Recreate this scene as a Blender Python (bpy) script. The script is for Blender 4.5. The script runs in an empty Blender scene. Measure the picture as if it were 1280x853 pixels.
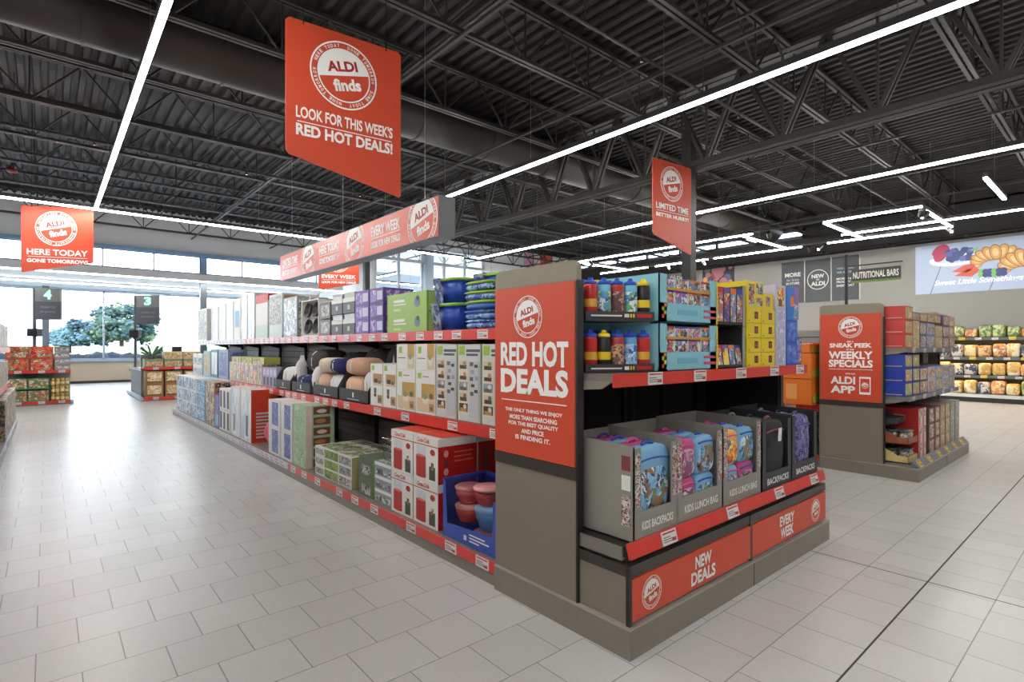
import bpy, bmesh, math, random
from mathutils import Vector, Matrix
random.seed(7)
PI = math.pi
SC = bpy.context.scene
COL = SC.collection
# ------------------------------------------------------------------ camera, sky, exposure
cam = bpy.data.cameras.new('camera'); camo = bpy.data.objects.new('camera', cam); COL.objects.link(camo)
cam.sensor_width = 36; cam.lens = 675 / 1280 * 36; cam.shift_y = 8.5 / 1280; cam.clip_start = .05; cam.clip_end = 500
camo.location = (0, 0, 1.4); camo.rotation_euler = (PI / 2, 0, -math.atan2(.652, .758)); SC.camera = camo
SC.view_settings.view_transform = 'Standard'; SC.view_settings.look = 'None'
SC.view_settings.gamma = 1; SC.view_settings.use_curve_mapping = False
SC.view_settings.exposure = 0.22
SC.cycles.use_denoising = True; SC.cycles.max_bounces = 7; SC.cycles.diffuse_bounces = 4
SC.cycles.glossy_bounces = 3; SC.cycles.sample_clamp_indirect = 6
W = bpy.data.worlds.new('sky'); SC.world = W; W.use_nodes = True
wn = W.node_tree.nodes; wl = W.node_tree.links
SKY = 6.0; STRIP = 56.0
bg = wn['Background']; bg.inputs['Strength'].default_value = SKY
tc = wn.new('ShaderNodeTexCoord'); sx = wn.new('ShaderNodeSeparateXYZ'); cr = wn.new('ShaderNodeValToRGB')
wl.new(tc.outputs['Generated'], sx.inputs[0]); wl.new(sx.outputs['Z'], cr.inputs[0]); wl.new(cr.outputs[0], bg.inputs[0])
cr.color_ramp.elements[0].color = (.86, .93, 1, 1); cr.color_ramp.elements[1].color = (.62, .8, 1, 1)
# ------------------------------------------------------------------ materials
def lin(c):
    return tuple((x / 255 / 12.92) if x / 255 <= .04045 else ((x / 255 + .055) / 1.055) ** 2.4 for x in c)
MATS = {}
def mat(name, c, rough=.5, metal=0, emit=0, var=0, vs=8, bump=0, spec=.5):
    if name in MATS: return MATS[name]
    m = bpy.data.materials.new(name); m.use_nodes = True; MATS[name] = m
    nt = m.node_tree; b = nt.nodes['Principled BSDF']; c = lin(c)
    b.inputs['Base Color'].default_value = (*c, 1); b.inputs['Roughness'].default_value = rough
    b.inputs['Metallic'].default_value = metal; b.inputs['Specular IOR Level'].default_value = spec
    if emit:
        b.inputs['Emission Color'].default_value = (*c, 1); b.inputs['Emission Strength'].default_value = emit
    if var or bump:
        t = nt.nodes.new('ShaderNodeTexCoord'); n = nt.nodes.new('ShaderNodeTexNoise'); n.inputs['Scale'].default_value = vs
        n.inputs['Detail'].default_value = 4
        nt.links.new(t.outputs['Object'], n.inputs['Vector'])
        if var:
            mx = nt.nodes.new('ShaderNodeMix'); mx.data_type = 'RGBA'
            mx.inputs[6].default_value = (*[x * (1 - var) for x in c], 1); mx.inputs[7].default_value = (*[min(1, x * (1 + var)) for x in c], 1)
            nt.links.new(n.outputs['Fac'], mx.inputs[0]); nt.links.new(mx.outputs[2], b.inputs['Base Color'])
        if bump:
            bp = nt.nodes.new('ShaderNodeBump'); bp.inputs['Strength'].default_value = bump; bp.inputs['Distance'].default_value = .02
            nt.links.new(n.outputs['Fac'], bp.inputs['Height']); nt.links.new(bp.outputs['Normal'], b.inputs['Normal'])
    return m
def art(name, cols, scale=12, rough=.45, stretch=(1, 1, 1), warp=.25, mixf=1.0):
    """printed picture: random patches of a palette"""
    if name in MATS: return MATS[name]
    m = bpy.data.materials.new(name); m.use_nodes = True; MATS[name] = m
    scale *= 1.15; nt = m.node_tree; N = nt.nodes; Lk = nt.links; b = N['Principled BSDF']; b.inputs['Roughness'].default_value = rough
    t = N.new('ShaderNodeTexCoord'); oi = N.new('ShaderNodeObjectInfo'); mp = N.new('ShaderNodeMapping')
    mp.inputs['Scale'].default_value = stretch
    mul = N.new('ShaderNodeMath'); mul.operation = 'MULTIPLY'; mul.inputs[1].default_value = 37
    Lk.new(oi.outputs['Random'], mul.inputs[0]); Lk.new(mul.outputs[0], mp.inputs['Location']); Lk.new(t.outputs['Object'], mp.inputs['Vector'])
    nz = N.new('ShaderNodeTexNoise'); nz.inputs['Scale'].default_value = scale * .8
    ad = N.new('ShaderNodeVectorMath'); ad.operation = 'MULTIPLY_ADD'; ad.inputs[1].default_value = (warp / scale * 5,) * 3
    Lk.new(mp.outputs[0], nz.inputs['Vector']); Lk.new(nz.outputs['Color'], ad.inputs[0]); Lk.new(mp.outputs[0], ad.inputs[2])
    v = N.new('ShaderNodeTexVoronoi'); v.inputs['Scale'].default_value = scale; Lk.new(ad.outputs[0], v.inputs['Vector'])
    sp = N.new('ShaderNodeSeparateColor'); Lk.new(v.outputs['Color'], sp.inputs[0])
    v2 = N.new('ShaderNodeTexVoronoi'); v2.inputs['Scale'].default_value = scale * 3.1; Lk.new(ad.outputs[0], v2.inputs['Vector'])
    s2 = N.new('ShaderNodeSeparateColor'); Lk.new(v2.outputs['Color'], s2.inputs[0])
    ma = N.new('ShaderNodeMath'); ma.operation = 'MULTIPLY_ADD'; ma.inputs[1].default_value = .28 * mixf; Lk.new(s2.outputs[0], ma.inputs[0])
    mb = N.new('ShaderNodeMath'); mb.operation = 'MULTIPLY'; mb.inputs[1].default_value = 1 - .28 * mixf; Lk.new(sp.outputs[0], mb.inputs[0]); Lk.new(mb.outputs[0], ma.inputs[2])
    r = N.new('ShaderNodeValToRGB'); r.color_ramp.interpolation = 'CONSTANT'; Lk.new(ma.outputs[0], r.inputs[0])
    n3 = N.new('ShaderNodeTexNoise'); n3.inputs['Scale'].default_value = scale * 4; n3.inputs['Detail'].default_value = 3; Lk.new(mp.outputs[0], n3.inputs['Vector'])
    m3 = N.new('ShaderNodeMix'); m3.data_type = 'RGBA'; m3.blend_type = 'OVERLAY'; m3.inputs[0].default_value = .55 * mixf; Lk.new(r.outputs[0], m3.inputs[6]); Lk.new(n3.outputs['Fac'], m3.inputs[7])
    Lk.new(m3.outputs[2], b.inputs['Base Color'])
    e = r.color_ramp.elements; e.remove(e[1])
    for i, c in enumerate(cols):
        k = e[0] if i == 0 else e.new(i / len(cols))
        k.position = i / len(cols); k.color = (*lin(c), 1)
    return m
M = dict(
    red=mat('sign red', (206, 74, 46), .42), railred=mat('rail red', (208, 60, 52), .28), white=mat('print white', (248, 248, 246), .5),
    offw=mat('tag white', (222, 222, 222), .4), aldi=mat('print dark red', (172, 40, 32), .5), brown=mat('taupe laminate', (128, 117, 105), .45, var=.04, vs=30),
    taupe2=mat('taupe header', (140, 130, 114), .5), dark=mat('black steel', (34, 32, 31), .45), grey=mat('grey steel', (128, 124, 118), .4, .2, var=.05, vs=20),
    plinth=mat('plinth laminate', (131, 124, 115), .38, .15, var=.09, vs=14), band=mat('dark bronze band', (66, 60, 56), .35, .2), slat=mat('slatwall grey', (140, 140, 136), .5),
    wall=mat('wall paint grey', (150, 148, 144), .8, var=.02, vs=3), wallw=mat('wall paint pale', (234, 239, 244), .8, var=.02, vs=3), walld=mat('wall paint charcoal', (44, 42, 42), .85, var=.05, vs=3),
    tan=mat('sill wall tan', (160, 146, 128), .6, var=.04), deck=mat('deck charcoal', (38, 35, 34), .7, var=.12, vs=2), steel=mat('joist charcoal', (43, 39, 36), .55, var=.08, vs=4),
    duct=mat('duct charcoal', (46, 40, 36), .5, var=.06, vs=1.5), alu=mat('aluminium blue grey', (150, 165, 182), .35, .4), alud=mat('dark mullion', (88, 96, 106), .4, .3),
    black=mat('black plastic', (24, 24, 26), .4), chrome=mat('chrome wire', (190, 190, 192), .2, 1), cable=mat('hanging cable', (120, 120, 122), .4, .6),
    lamp=mat('diffuser light', (255, 252, 246), .5, emit=STRIP), spotglow=mat('spot lens light', (255, 250, 240), .5, emit=25), house=mat('light housing', (70, 70, 72), .4, .3),
    card=mat('kraft card', (176, 140, 96), .7, var=.06), cardg=mat('grey board', (141, 139, 132), .65, var=.03), cardd=mat('charcoal board', (56, 58, 62), .6, var=.05),
    yellow=mat('tag yellow', (222, 200, 60), .45), blackin=mat('matte black panel', (27, 25, 25), .65),
)
def floor_mat():
    m = bpy.data.materials.new('floor tile'); m.use_nodes = True; nt = m.node_tree; N = nt.nodes; Lk = nt.links; b = N['Principled BSDF']
    t = N.new('ShaderNodeTexCoord'); mp = N.new('ShaderNodeMapping'); mp.inputs['Location'].default_value = (.04 + .307 * 100, -.827 + .307 * 100, 0)
    Lk.new(t.outputs['Object'], mp.inputs['Vector'])
    k = N.new('ShaderNodeTexBrick'); k.offset = .5; k.offset_frequency = 2
    k.inputs['Scale'].default_value = 1; k.inputs['Brick Width'].default_value = .307; k.inputs['Row Height'].default_value = .307
    k.inputs['Mortar Size'].default_value = .0026; k.inputs['Mortar Smooth'].default_value = .2; k.inputs['Bias'].default_value = 0
    k.inputs['Color1'].default_value = (*lin((190, 190, 187)), 1); k.inputs['Color2'].default_value = (*lin((199, 198, 195)), 1); k.inputs['Mortar'].default_value = (*lin((126, 125, 122)), 1)
    Lk.new(mp.outputs[0], k.inputs['Vector'])
    n = N.new('ShaderNodeTexNoise'); n.inputs['Scale'].default_value = 60; n.inputs['Detail'].default_value = 5; Lk.new(mp.outputs[0], n.inputs['Vector'])
    mx = N.new('ShaderNodeMix'); mx.data_type = 'RGBA'; mx.blend_type = 'MULTIPLY'; mx.inputs[0].default_value = .22
    Lk.new(k.outputs['Color'], mx.inputs[6]); Lk.new(n.outputs['Color'], mx.inputs[7])
    hs = N.new('ShaderNodeHueSaturation'); hs.inputs['Saturation'].default_value = .25; hs.inputs['Value'].default_value = 1.1
    Lk.new(mx.outputs[2], hs.inputs['Color']); Lk.new(hs.outputs[0], b.inputs['Base Color'])
    b.inputs['Roughness'].default_value = .3; b.inputs['Specular IOR Level'].default_value = .45
    bp = N.new('ShaderNodeBump'); bp.inputs['Strength'].default_value = .25; bp.inputs['Distance'].default_value = .003; bp.invert = True
    Lk.new(k.outputs['Fac'], bp.inputs['Height']); Lk.new(bp.outputs[0], b.inputs['Normal'])
    return m
def glass_mat(name, tint, gl=.08):
    m = bpy.data.materials.new(name); m.use_nodes = True; nt = m.node_tree; N = nt.nodes; Lk = nt.links
    N.remove(N['Principled BSDF']); o = N['Material Output']; a = N.new('ShaderNodeBsdfTransparent'); a.inputs[0].default_value = (*tint, 1)
    g = N.new('ShaderNodeBsdfGlossy'); g.inputs['Roughness'].default_value = .02; f = N.new('ShaderNodeFresnel'); f.inputs['IOR'].default_value = 1.35
    x = N.new('ShaderNodeMixShader'); Lk.new(f.outputs[0], x.inputs[0]); Lk.new(a.outputs[0], x.inputs[1]); Lk.new(g.outputs[0], x.inputs[2]); Lk.new(x.outputs[0], o.inputs[0])
    return m
GLASS = glass_mat('window glass', (.93, .97, 1))
FILM = glass_mat('clear film', (.95, .95, .97))
# ------------------------------------------------------------------ mesh builder
class MB:
    def __init__(s): s.v = []; s.f = []; s.m = []; s.mats = []; s.sm = []
    def mi(s, m):
        if m not in s.mats: s.mats.append(m)
        return s.mats.index(m)
    def poly(s, pts, m, smooth=False):
        n = len(s.v); s.v += [tuple(p) for p in pts]; s.f.append(tuple(range(n, n + len(pts)))); s.m.append(s.mi(m)); s.sm.append(smooth)
    def faces(s, vs, fs, m, smooth=False):
        n = len(s.v); s.v += [tuple(p) for p in vs]; k = s.mi(m)
        for f in fs: s.f.append(tuple(n + i for i in f)); s.m.append(k); s.sm.append(smooth)
    def box(s, x0, x1, y0, y1, z0, z1, m):
        s.faces([(x0, y0, z0), (x1, y0, z0), (x1, y1, z0), (x0, y1, z0), (x0, y0, z1), (x1, y0, z1), (x1, y1, z1), (x0, y1, z1)],
                [(0, 3, 2, 1), (4, 5, 6, 7), (0, 1, 5, 4), (1, 2, 6, 5), (2, 3, 7, 6), (3, 0, 4, 7)], m)
    def prism(s, poly, a, b, m, axis='x'):
        n = len(poly)
        f = {'x': lambda p, t: (t, p[0], p[1]), 'y': lambda p, t: (p[0], t, p[1]), 'z': lambda p, t: (p[0], p[1], t)}[axis]
        vs = [f(p, a) for p in poly] + [f(p, b) for p in poly]
        s.faces(vs, [tuple(range(n)), tuple(range(2 * n - 1, n - 1, -1))] + [(i, n + i, n + (i + 1) % n, (i + 1) % n) for i in range(n)], m)
    def rod(s, p, q, r, m, n=6, smooth=True):
        p = Vector(p); q = Vector(q); d = (q - p).normalized(); a = d.orthogonal().normalized(); b = d.cross(a)
        vs = [c + (a * math.cos(2 * PI * i / n) + b * math.sin(2 * PI * i / n)) * r for c in (p, q) for i in range(n)]
        s.faces(vs, [(i, (i + 1) % n, n + (i + 1) % n, n + i) for i in range(n)], m, smooth); s.faces(vs, [tuple(range(n - 1, -1, -1)), tuple(range(n, 2 * n))], m)
    def lathe(s, prof, m, n=16, c=(0, 0, 0), sx=1, sy=1, smooth=True):
        vs = [(c[0] + r * sx * math.cos(2 * PI * i / n), c[1] + r * sy * math.sin(2 * PI * i / n), c[2] + z) for r, z in prof for i in range(n)]
        s.faces(vs, [(j * n + i, j * n + (i + 1) % n, (j + 1) * n + (i + 1) % n, (j + 1) * n + i) for j in range(len(prof) - 1) for i in range(n)], m, smooth)
        k = (len(prof) - 1) * n
        s.faces(vs, [tuple(range(n - 1, -1, -1)), tuple(range(k, k + n))], m)
    def disc(s, cx, cz, r, y, m, n=40, rz=1, a0=0, a1=2 * PI):
        s.poly([(cx + r * math.cos(a0 + (a1 - a0) * i / n), y, cz + r * rz * math.sin(a0 + (a1 - a0) * i / n)) for i in range(n + (0 if a1 - a0 > 6.28 else 1))], m)
    def ring(s, cx, cz, r0, r1, y, m, n=48):
        P = lambda r, i: (cx + r * math.cos(2 * PI * i / n), y, cz + r * math.sin(2 * PI * i / n))
        s.faces([P(r, i) for r in (r0, r1) for i in range(n)], [(i, (i + 1) % n, n + (i + 1) % n, n + i) for i in range(n)], m)
    def blob(s, c, r, m, n=12, k=7, pw=2.0, jit=0):
        """superellipsoid: pw 2 = ellipsoid, larger = boxier"""
        def sp(t): return math.copysign(abs(t) ** (2 / pw), t)
        vs = []
        for j in range(k + 1):
            ph = -PI / 2 + PI * j / k
            for i in range(n):
                th = 2 * PI * i / n; q = 1 + (random.uniform(-jit, jit) if jit else 0)
                vs.append((c[0] + r[0] * q * sp(math.cos(ph)) * sp(math.cos(th)), c[1] + r[1] * q * sp(math.cos(ph)) * sp(math.sin(th)), c[2] + r[2] * q * sp(math.sin(ph))))
        s.faces(vs, [(j * n + i, j * n + (i + 1) % n, (j + 1) * n + (i + 1) % n, (j + 1) * n + i) for j in range(k) for i in range(n)], m, True)
    def text(s, t, x, z, w, h, y, m, rot=0, bold=.02, ang=0):
        """lettering facing -Y, centred on x,z and fitted into w by h; rot in radians about its centre"""
        vs, fs = glyphs(t, bold * 1.3, ang)
        c, sn = math.cos(rot), math.sin(rot)
        s.faces([(x + (a * w) * c - (b * h) * sn, y, z + (a * w) * sn + (b * h) * c) for a, b in vs], fs, m)
    def mesh(s, name):
        me = bpy.data.meshes.new(name); me.from_pydata(s.v, [], s.f)
        for m in s.mats: me.materials.append(m)
        me.polygons.foreach_set('material_index', s.m); me.polygons.foreach_set('use_smooth', s.sm); me.update(); return me
    def build(s, name, parent=None, loc=(0, 0, 0), rz=0, tidy=False):
        me = s.mesh(name)
        if tidy:
            bm = bmesh.new(); bm.from_mesh(me); bmesh.ops.remove_doubles(bm, verts=bm.verts, dist=1e-5); bmesh.ops.recalc_face_normals(bm, faces=bm.faces); bm.to_mesh(me); bm.free()
        return link(name, me, parent, loc, rz)
_gl = {}
def glyphs(t, bold, ang):
    k = (t, bold, ang)
    if k not in _gl:
        cu = bpy.data.curves.new('t', 'FONT'); cu.body = t; cu.offset = bold; cu.shear = ang; cu.resolution_u = 3; cu.size = 1
        ob = bpy.data.objects.new('t', cu); COL.objects.link(ob); dg = bpy.context.evaluated_depsgraph_get()
        me = bpy.data.meshes.new_from_object(ob.evaluated_get(dg)); P = [v.co.copy() for v in me.vertices]; F = [tuple(p.vertices) for p in me.polygons]
        bpy.data.objects.remove(ob); bpy.data.curves.remove(cu); bpy.data.meshes.remove(me)
        x0 = min(p.x for p in P); x1 = max(p.x for p in P); z0 = min(p.y for p in P); z1 = max(p.y for p in P)
        _gl[k] = ([((p.x - x0) / (x1 - x0) - .5, (p.y - z0) / (z1 - z0) - .5) for p in P], F)
    return _gl[k]
def link(name, me, parent=None, loc=(0, 0, 0), rz=0):
    o = bpy.data.objects.new(name, me); COL.objects.link(o); o.location = loc; o.rotation_euler = (0, 0, rz)
    if parent: o.parent = parent
    return o
def tag(o, label, cat, group=None, kind=None):
    o['label'] = label; o['category'] = cat
    if group: o['group'] = group
    if kind: o['kind'] = kind
    return o
def thing(name, label, cat, loc=(0, 0, 0), rz=0, group=None):
    return tag(link(name, None, None, loc, rz), label, cat, group)
def struct(name, mb, loc=(0, 0, 0)):
    o = mb.build(name, None, loc); o['kind'] = 'structure'; return o
def dup(r, label, loc, rz=None, group=None):
    c = r.copy(); COL.objects.link(c); c.location = loc; c['label'] = label
    if rz is not None: c.rotation_euler = (0, 0, rz)
    if group: c['group'] = group
    for ch in list(r.children):
        d = ch.copy(); COL.objects.link(d); d.parent = c
        for g in list(ch.children):
            e = g.copy(); COL.objects.link(e); e.parent = d
    return c
# package: box of w*d*h, origin at the bottom centre, front facing -Y; decals are prints on its faces (face, u0,u1,v0,v1, material)
_pk = {}
def pack_mesh(name, w, d, h, body, dec, key=None, texts=()):
    k = (name, round(w, 3), round(d, 3), round(h, 3), body.name, tuple((f, a, b, c, e, m.name) for f, a, b, c, e, m in dec), tuple(texts) and key)
    if k in _pk: return _pk[k]
    b = MB(); b.box(-w / 2, w / 2, -d / 2, d / 2, 0, h, body); e = .0004; n = 0
    for f, u0, u1, v0, v1, m in dec:
        n += 1; q = e * (1 + .5 * n); U = lambda u: (u - .5)
        if f == 'Fo': p = [((U(u0) + u1 * math.cos(PI * i / 8)) * w, -d / 2 - q, (v0 + v1 * math.sin(PI * i / 8)) * h) for i in range(16)]
        if f == 'Ro': p = [(w / 2 + q, (U(u0) + u1 * math.cos(PI * i / 8)) * d, (v0 + v1 * math.sin(PI * i / 8)) * h) for i in range(16)]
        if f == 'F': p = [(U(u) * w, -d / 2 - q, v * h) for u, v in ((u0, v0), (u1, v0), (u1, v1), (u0, v1))]
        if f == 'R': p = [(w / 2 + q, U(u) * d, v * h) for u, v in ((u0, v0), (u1, v0), (u1, v1), (u0, v1))]
        if f == 'L': p = [(-w / 2 - q, -U(u) * d, v * h) for u, v in ((u0, v0), (u1, v0), (u1, v1), (u0, v1))]
        if f == 'T': p = [(U(u) * w, U(v) * d, h + q) for u, v in ((u0, v0), (u1, v0), (u1, v1), (u0, v1))]
        b.poly(p, m)
    for t, x, z, tw, th, m in texts: b.text(t, (x - .5) * w, z * h, tw * w, th * h, -d / 2 - .003, m, ang=.25 if t[0] == 'C' else 0)
    _pk[k] = b.mesh(name); return _pk[k]
def pk(face, name, label, cat, a0, a1, front, z0, h, d, body, dec=(), group=None, texts=(), jig=0):
    """face 'L': front looks to -X and spans world y a0..a1; 'E': front looks to -Y and spans world x a0..a1"""
    w = abs(a1 - a0); me = pack_mesh(name, w, d, h, body, dec, label, texts); c = (a0 + a1) / 2
    loc = (front + d / 2, c, z0) if face == 'L' else (c, front + d / 2, z0)
    if face == 'R': loc = (front - d / 2, c, z0)
    return tag(link(name, me, None, loc, {'L': -PI / 2, 'E': 0, 'R': PI / 2}[face] + (random.uniform(-jig, jig) if jig else 0)), label, cat, group)
ORD = ['first', 'second', 'third', 'fourth', 'fifth', 'sixth', 'seventh', 'eighth', 'ninth', 'tenth', 'eleventh', 'twelfth', 'thirteenth', 'fourteenth', 'fifteenth', 'sixteenth', 'seventeenth']
def rown(i, n): return {1: [''], 2: ['bottom', 'top'], 3: ['bottom', 'middle', 'top']}.get(n, ['bottom'] + [ORD[k] + ' from bottom' for k in range(1, n - 1)] + ['top'])[i]
# ================================================================== the room shell
DZ = 5.75; YF = 20.5; YG = 27.0; XW = 19.0; XL = -11.0; YB = -12.0; VX = 8.9; VY = 17.9
b = MB(); b.box(XL, XW + .2, YB, YG, -.1, 0, floor_mat()); struct('floor', b)
J = mat('expansion joint', (66, 64, 62), .8)
b = MB(); b.box(1.2, XW, .823, .831, 0, .0012, J); struct('trim_1', b)
b = MB(); b.box(3.985, 3.991, YB, 1.494, 0, .001, J); struct('trim_2', b)
b = MB(); b.box(1.2, XW, .212, .216, 0, .001, J); struct('trim_3', b)
# corrugated roof deck, ribs along Y
prof = []; x = XL; p = .19
while x < XW:
    prof += [(x, DZ), (x + .075, DZ), (x + .095, DZ + .05), (x + .17, DZ + .05)]; x += p
b = MB(); n = len(prof)
b.faces([(px, y, z) for y in (YB, YF) for px, z in prof], [(i, n + i, n + i + 1, i + 1) for i in range(n - 1)], M['deck'])
b.box(XL, XW + .2, YB, YF, DZ + .08, DZ + .16, M['deck']); struct('ceiling', b)
# steel joists along X, girder and bridging along Y
def joist(x0, x1, zb, zt, m):
    b = MB()
    for s in (-.035, .035):
        b.box(x0, x1, s - .022, s + .022, zb, zb + .045, m); b.box(x0, x1, s - .022, s + .022, zt - .05, zt, m)
    x = x0; i = 0
    while x < x1 - .61:
        b.rod((x, 0, zb + .02), (x + .6, 0, zt - .02), .016, m, 4) if i % 2 == 0 else b.rod((x, 0, zt - .02), (x + .6, 0, zb + .02), .016, m, 4)
        if i % 2 == 0: b.rod((x, 0, zb + .02), (x, 0, zt - .02), .014, m, 4)
        x += .6; i += 1
    return b.mesh('ceiling_joist')
jm = joist(XL, XW, 5.0, 5.72, M['steel'])
for i in range(-5, 13):
    o = link('ceiling_joist', jm, None, (0, -2.19 + 1.82 * i, 0)); o['kind'] = 'structure'
for k, gx in enumerate((8.1, -4.2)):
    b = MB(); m = M['steel']
    for s in (-.075, .075):
        b.box(gx + s - .055, gx + s + .055, YB, YF - .1, 4.35, 4.365, m); b.box(gx + s - .008, gx + s + .008, YB, YF - .1, 4.35, 4.46, m)
        b.box(gx + s - .055, gx + s + .055, YB, YF - .1, 5.66, 5.72, m)
    y = 2.2 - 1.19 * 11
    while y < 19:
        for q in (-.05, .05):
            b.rod((gx + q, y - .595, 5.7), (gx + q, y, 4.38), .034, m, 4, False); b.rod((gx + q, y + .595, 5.7), (gx + q, y, 4.38), .034, m, 4, False)
        if abs(y - 8.15) > .3: b.rod((gx, y, 4.38), (gx, y, 5.68), .02, m, 4, False)
        y += 1.19
    struct('ceiling_girder', b)
for gx in (-8.8, 3.6, 6.06, 10.95, 13.4, 15.9):
    b = MB(); b.box(gx - .02, gx + .02, YB, YF - .1, 4.965, 4.998, M['steel']); [b.box(gx + .38, gx + .42, p0, p1, 5.45, 5.48, M['steel']) for p0, p1 in ((YB, 7.6), (8.7, YF - .1))]; struct('ceiling_bridging', b)
b = MB(); b.rod((XL + .05, 8.15, 5.37), (XW - .3, 8.15, 5.37), .36, M['duct'], 28)
x = XL + .8
while x < XW - 1: b.rod((x, 8.15, 5.37), (x + .03, 8.15, 5.37), .375, M['duct'], 28); x += 1.5
tag(b.build('air_duct'), 'long round charcoal air duct running below the roof deck across the shop', 'duct')
# conduit and sprinkler pipes
for i, (y, z) in enumerate(((3.9, 4.9), (11.6, 4.92))):
    b = MB(); b.rod((XL, y, z), (XW - .3, y, z), .022, M['steel'], 6)
    x = XL + 1
    while x < XW: b.rod((x, y, z), (x, y, DZ - .005), .006, M['steel'], 4); b.rod((x + 1, y, z), (x + 1, y, z - .07), .02, M['chrome'], 6); x += 2.4
    tag(b.build('sprinkler_pipe'), ('thin dark sprinkler pipe under the roof, the one nearer the big hanging red sign', 'thin dark sprinkler pipe under the roof behind the long air duct')[i], 'pipe')
# columns
for i, (cx, cy, z1) in enumerate(((8.1, 4.9, 4.98), (8.1, 16.9, 4.98), (4.05, 20.95, DZ), (-.05, 26.6, 3.7), (-4.2, 16.9, 4.98))):
    b = MB(); s = .085 if cx > 5 else .1; b.box(cx - s, cx + s, cy - s, cy + s, 0, z1, mat('column charcoal', (17, 16, 16), .5) if i < 2 else M['alud'])
    b.box(cx - s - .06, cx + s + .06, cy - s - .06, cy + s + .06, 0, .02, M['alud']); struct('column', b)
# front: bulkhead with clerestory at YF, soffit, glazed front wall at YG
b = MB(); b.box(XL, VX, YF, YF + .2, 4.48, DZ + .1, M['wallw']); struct('wall_bulkhead', b)
b = MB(); b.box(XL, VX, YF - .06, YF + .12, 4.44, 4.56, mat('blue steel band', (140, 176, 214), .4)); struct('trim_4', b)
b = MB(); b.box(XL, VX, YF, YG, 3.72, 3.8, M['wallw']); b.box(XL, VX, YF - .03, YF + .15, 3.7, 3.86, M['wallw']); struct('ceiling_front', b)
def window(name, axis, u0, u1, at, z0, z1, step, start, m, t=.05, glass=True):
    b = MB(); A = lambda a0, a1, q0, q1, w: (b.box(a0, a1, at - w, at + w, q0, q1, m) if axis == 'x' else b.box(at - w, at + w, a0, a1, q0, q1, m))
    A(u0, u1, z0, z0 + t, .05); A(u0, u1, z1 - t, z1, .05); u = start
    while u < u1:
        if u > u0: A(u - t / 2, u + t / 2, z0, z1, .05)
        u += step
    A(u0, u0 + t, z0, z1, .05); A(u1 - t, u1, z0, z1, .05); o = struct(name, b)
    if glass:
        g = MB(); P = [(u0, at, z0), (u1, at, z0), (u1, at, z1), (u0, at, z1)]; g.poly(P if axis == 'x' else [(y, x, z) for x, y, z in P], GLASS)
        g = g.build('pane', o); g['kind'] = 'structure'
    return o
window('window_1', 'x', XL, VX, YF + .06, 3.86, 4.45, 1.305, -10.48, M['alud'], .035)
b = MB(); b.box(XL, VX, YG, YG + .15, 0, .86, M['tan']); struct('wall_front', b)
b = MB(); b.box(XL, VX, YG - .12, YG + .15, .86, .92, M['alu']); struct('trim_5', b)
b = MB(); b.box(XL, VX, YG - .02, YG, 0, .1, M['dark']); struct('baseboard_front', b)
window('window_2', 'x', XL, VX, YG + .05, .92, 3.67, 3.43, -8.58, M['alu'], .06)
b = MB(); b.box(XL, VX, YG, YG + .15, 3.67, 3.8, M['alu']); struct('trim_6', b)
b = MB(); b.box(XL - .15, XL, YB, YG, 0, DZ, M['wall']); struct('wall_left', b)
b = MB(); b.box(XL, XW + .2, YB - .15, YB, 0, DZ, M['wall']); struct('wall_back', b)
# entrance lobby on the right: glazed box
b = MB(); b.box(VX - .1, VX, VY, YG, 0, DZ, M['wallw']); struct('wall_lobby_side', b)
b = MB(); b.box(13.9, XW, VY, VY + .15, 0, DZ + .1, M['wallw']); b.box(VX, 13.9, VY, VY + .15, 5.3, DZ + .1, M['wallw']); struct('wall_lobby', b)
lm = mat('lobby mullion white', (206, 214, 222), .4)
window('window_3', 'x', VX, 13.9, VY + .08, 0, 5.3, 1.0, VX, lm, .09)
b = MB(); b.box(11.0, 11.35, VY - .06, VY + .18, 0, 5.3, mat('lobby post pale blue', (186, 208, 228), .4)); struct('trim_7', b)
b = MB(); b.box(VX, 13.9, VY, VY + .14, 4.62, 4.72, lm); b.box(VX, 13.9, VY, VY + .14, 2.4, 2.5, lm); struct('trim_8', b)
b = MB(); b.box(VX, XW, YG - 1.5, YG - 1.4, 0, 5.3, mat('lobby inner wall', (150, 160, 168), .7)); struct('wall_lobby_inner', b)
b = MB(); b.box(VX, XW, VY + .16, YG, 5.3, 5.4, M['wallw']); struct('ceiling_lobby', b)
# right wall: pale paint to z 4.35, charcoal above, clerestory strip
b = MB(); b.box(XW, XW + .2, YB, VY, 0, 4.38, M['wall']); struct('wall_right', b)
b = MB(); b.box(XW - .05, XW + .2, YB, VY, 4.38, 5.04, M['walld']); b.box(XW - .05, XW + .2, YB, VY, 5.35, DZ + .1, M['walld']); b.box(XW - .05, XW + .2, YB, 7.2, 5.0, 5.4, M['walld']); struct('wall_right_upper', b)
window('window_4', 'y', 7.2, VY, XW - .02, 5.03, 5.36, 1.55, 7.2, M['alud'], .09)
b = MB(); b.box(XW - .03, XW, YB, VY, 0, .12, M['dark']); struct('baseboard_right', b)
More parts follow.
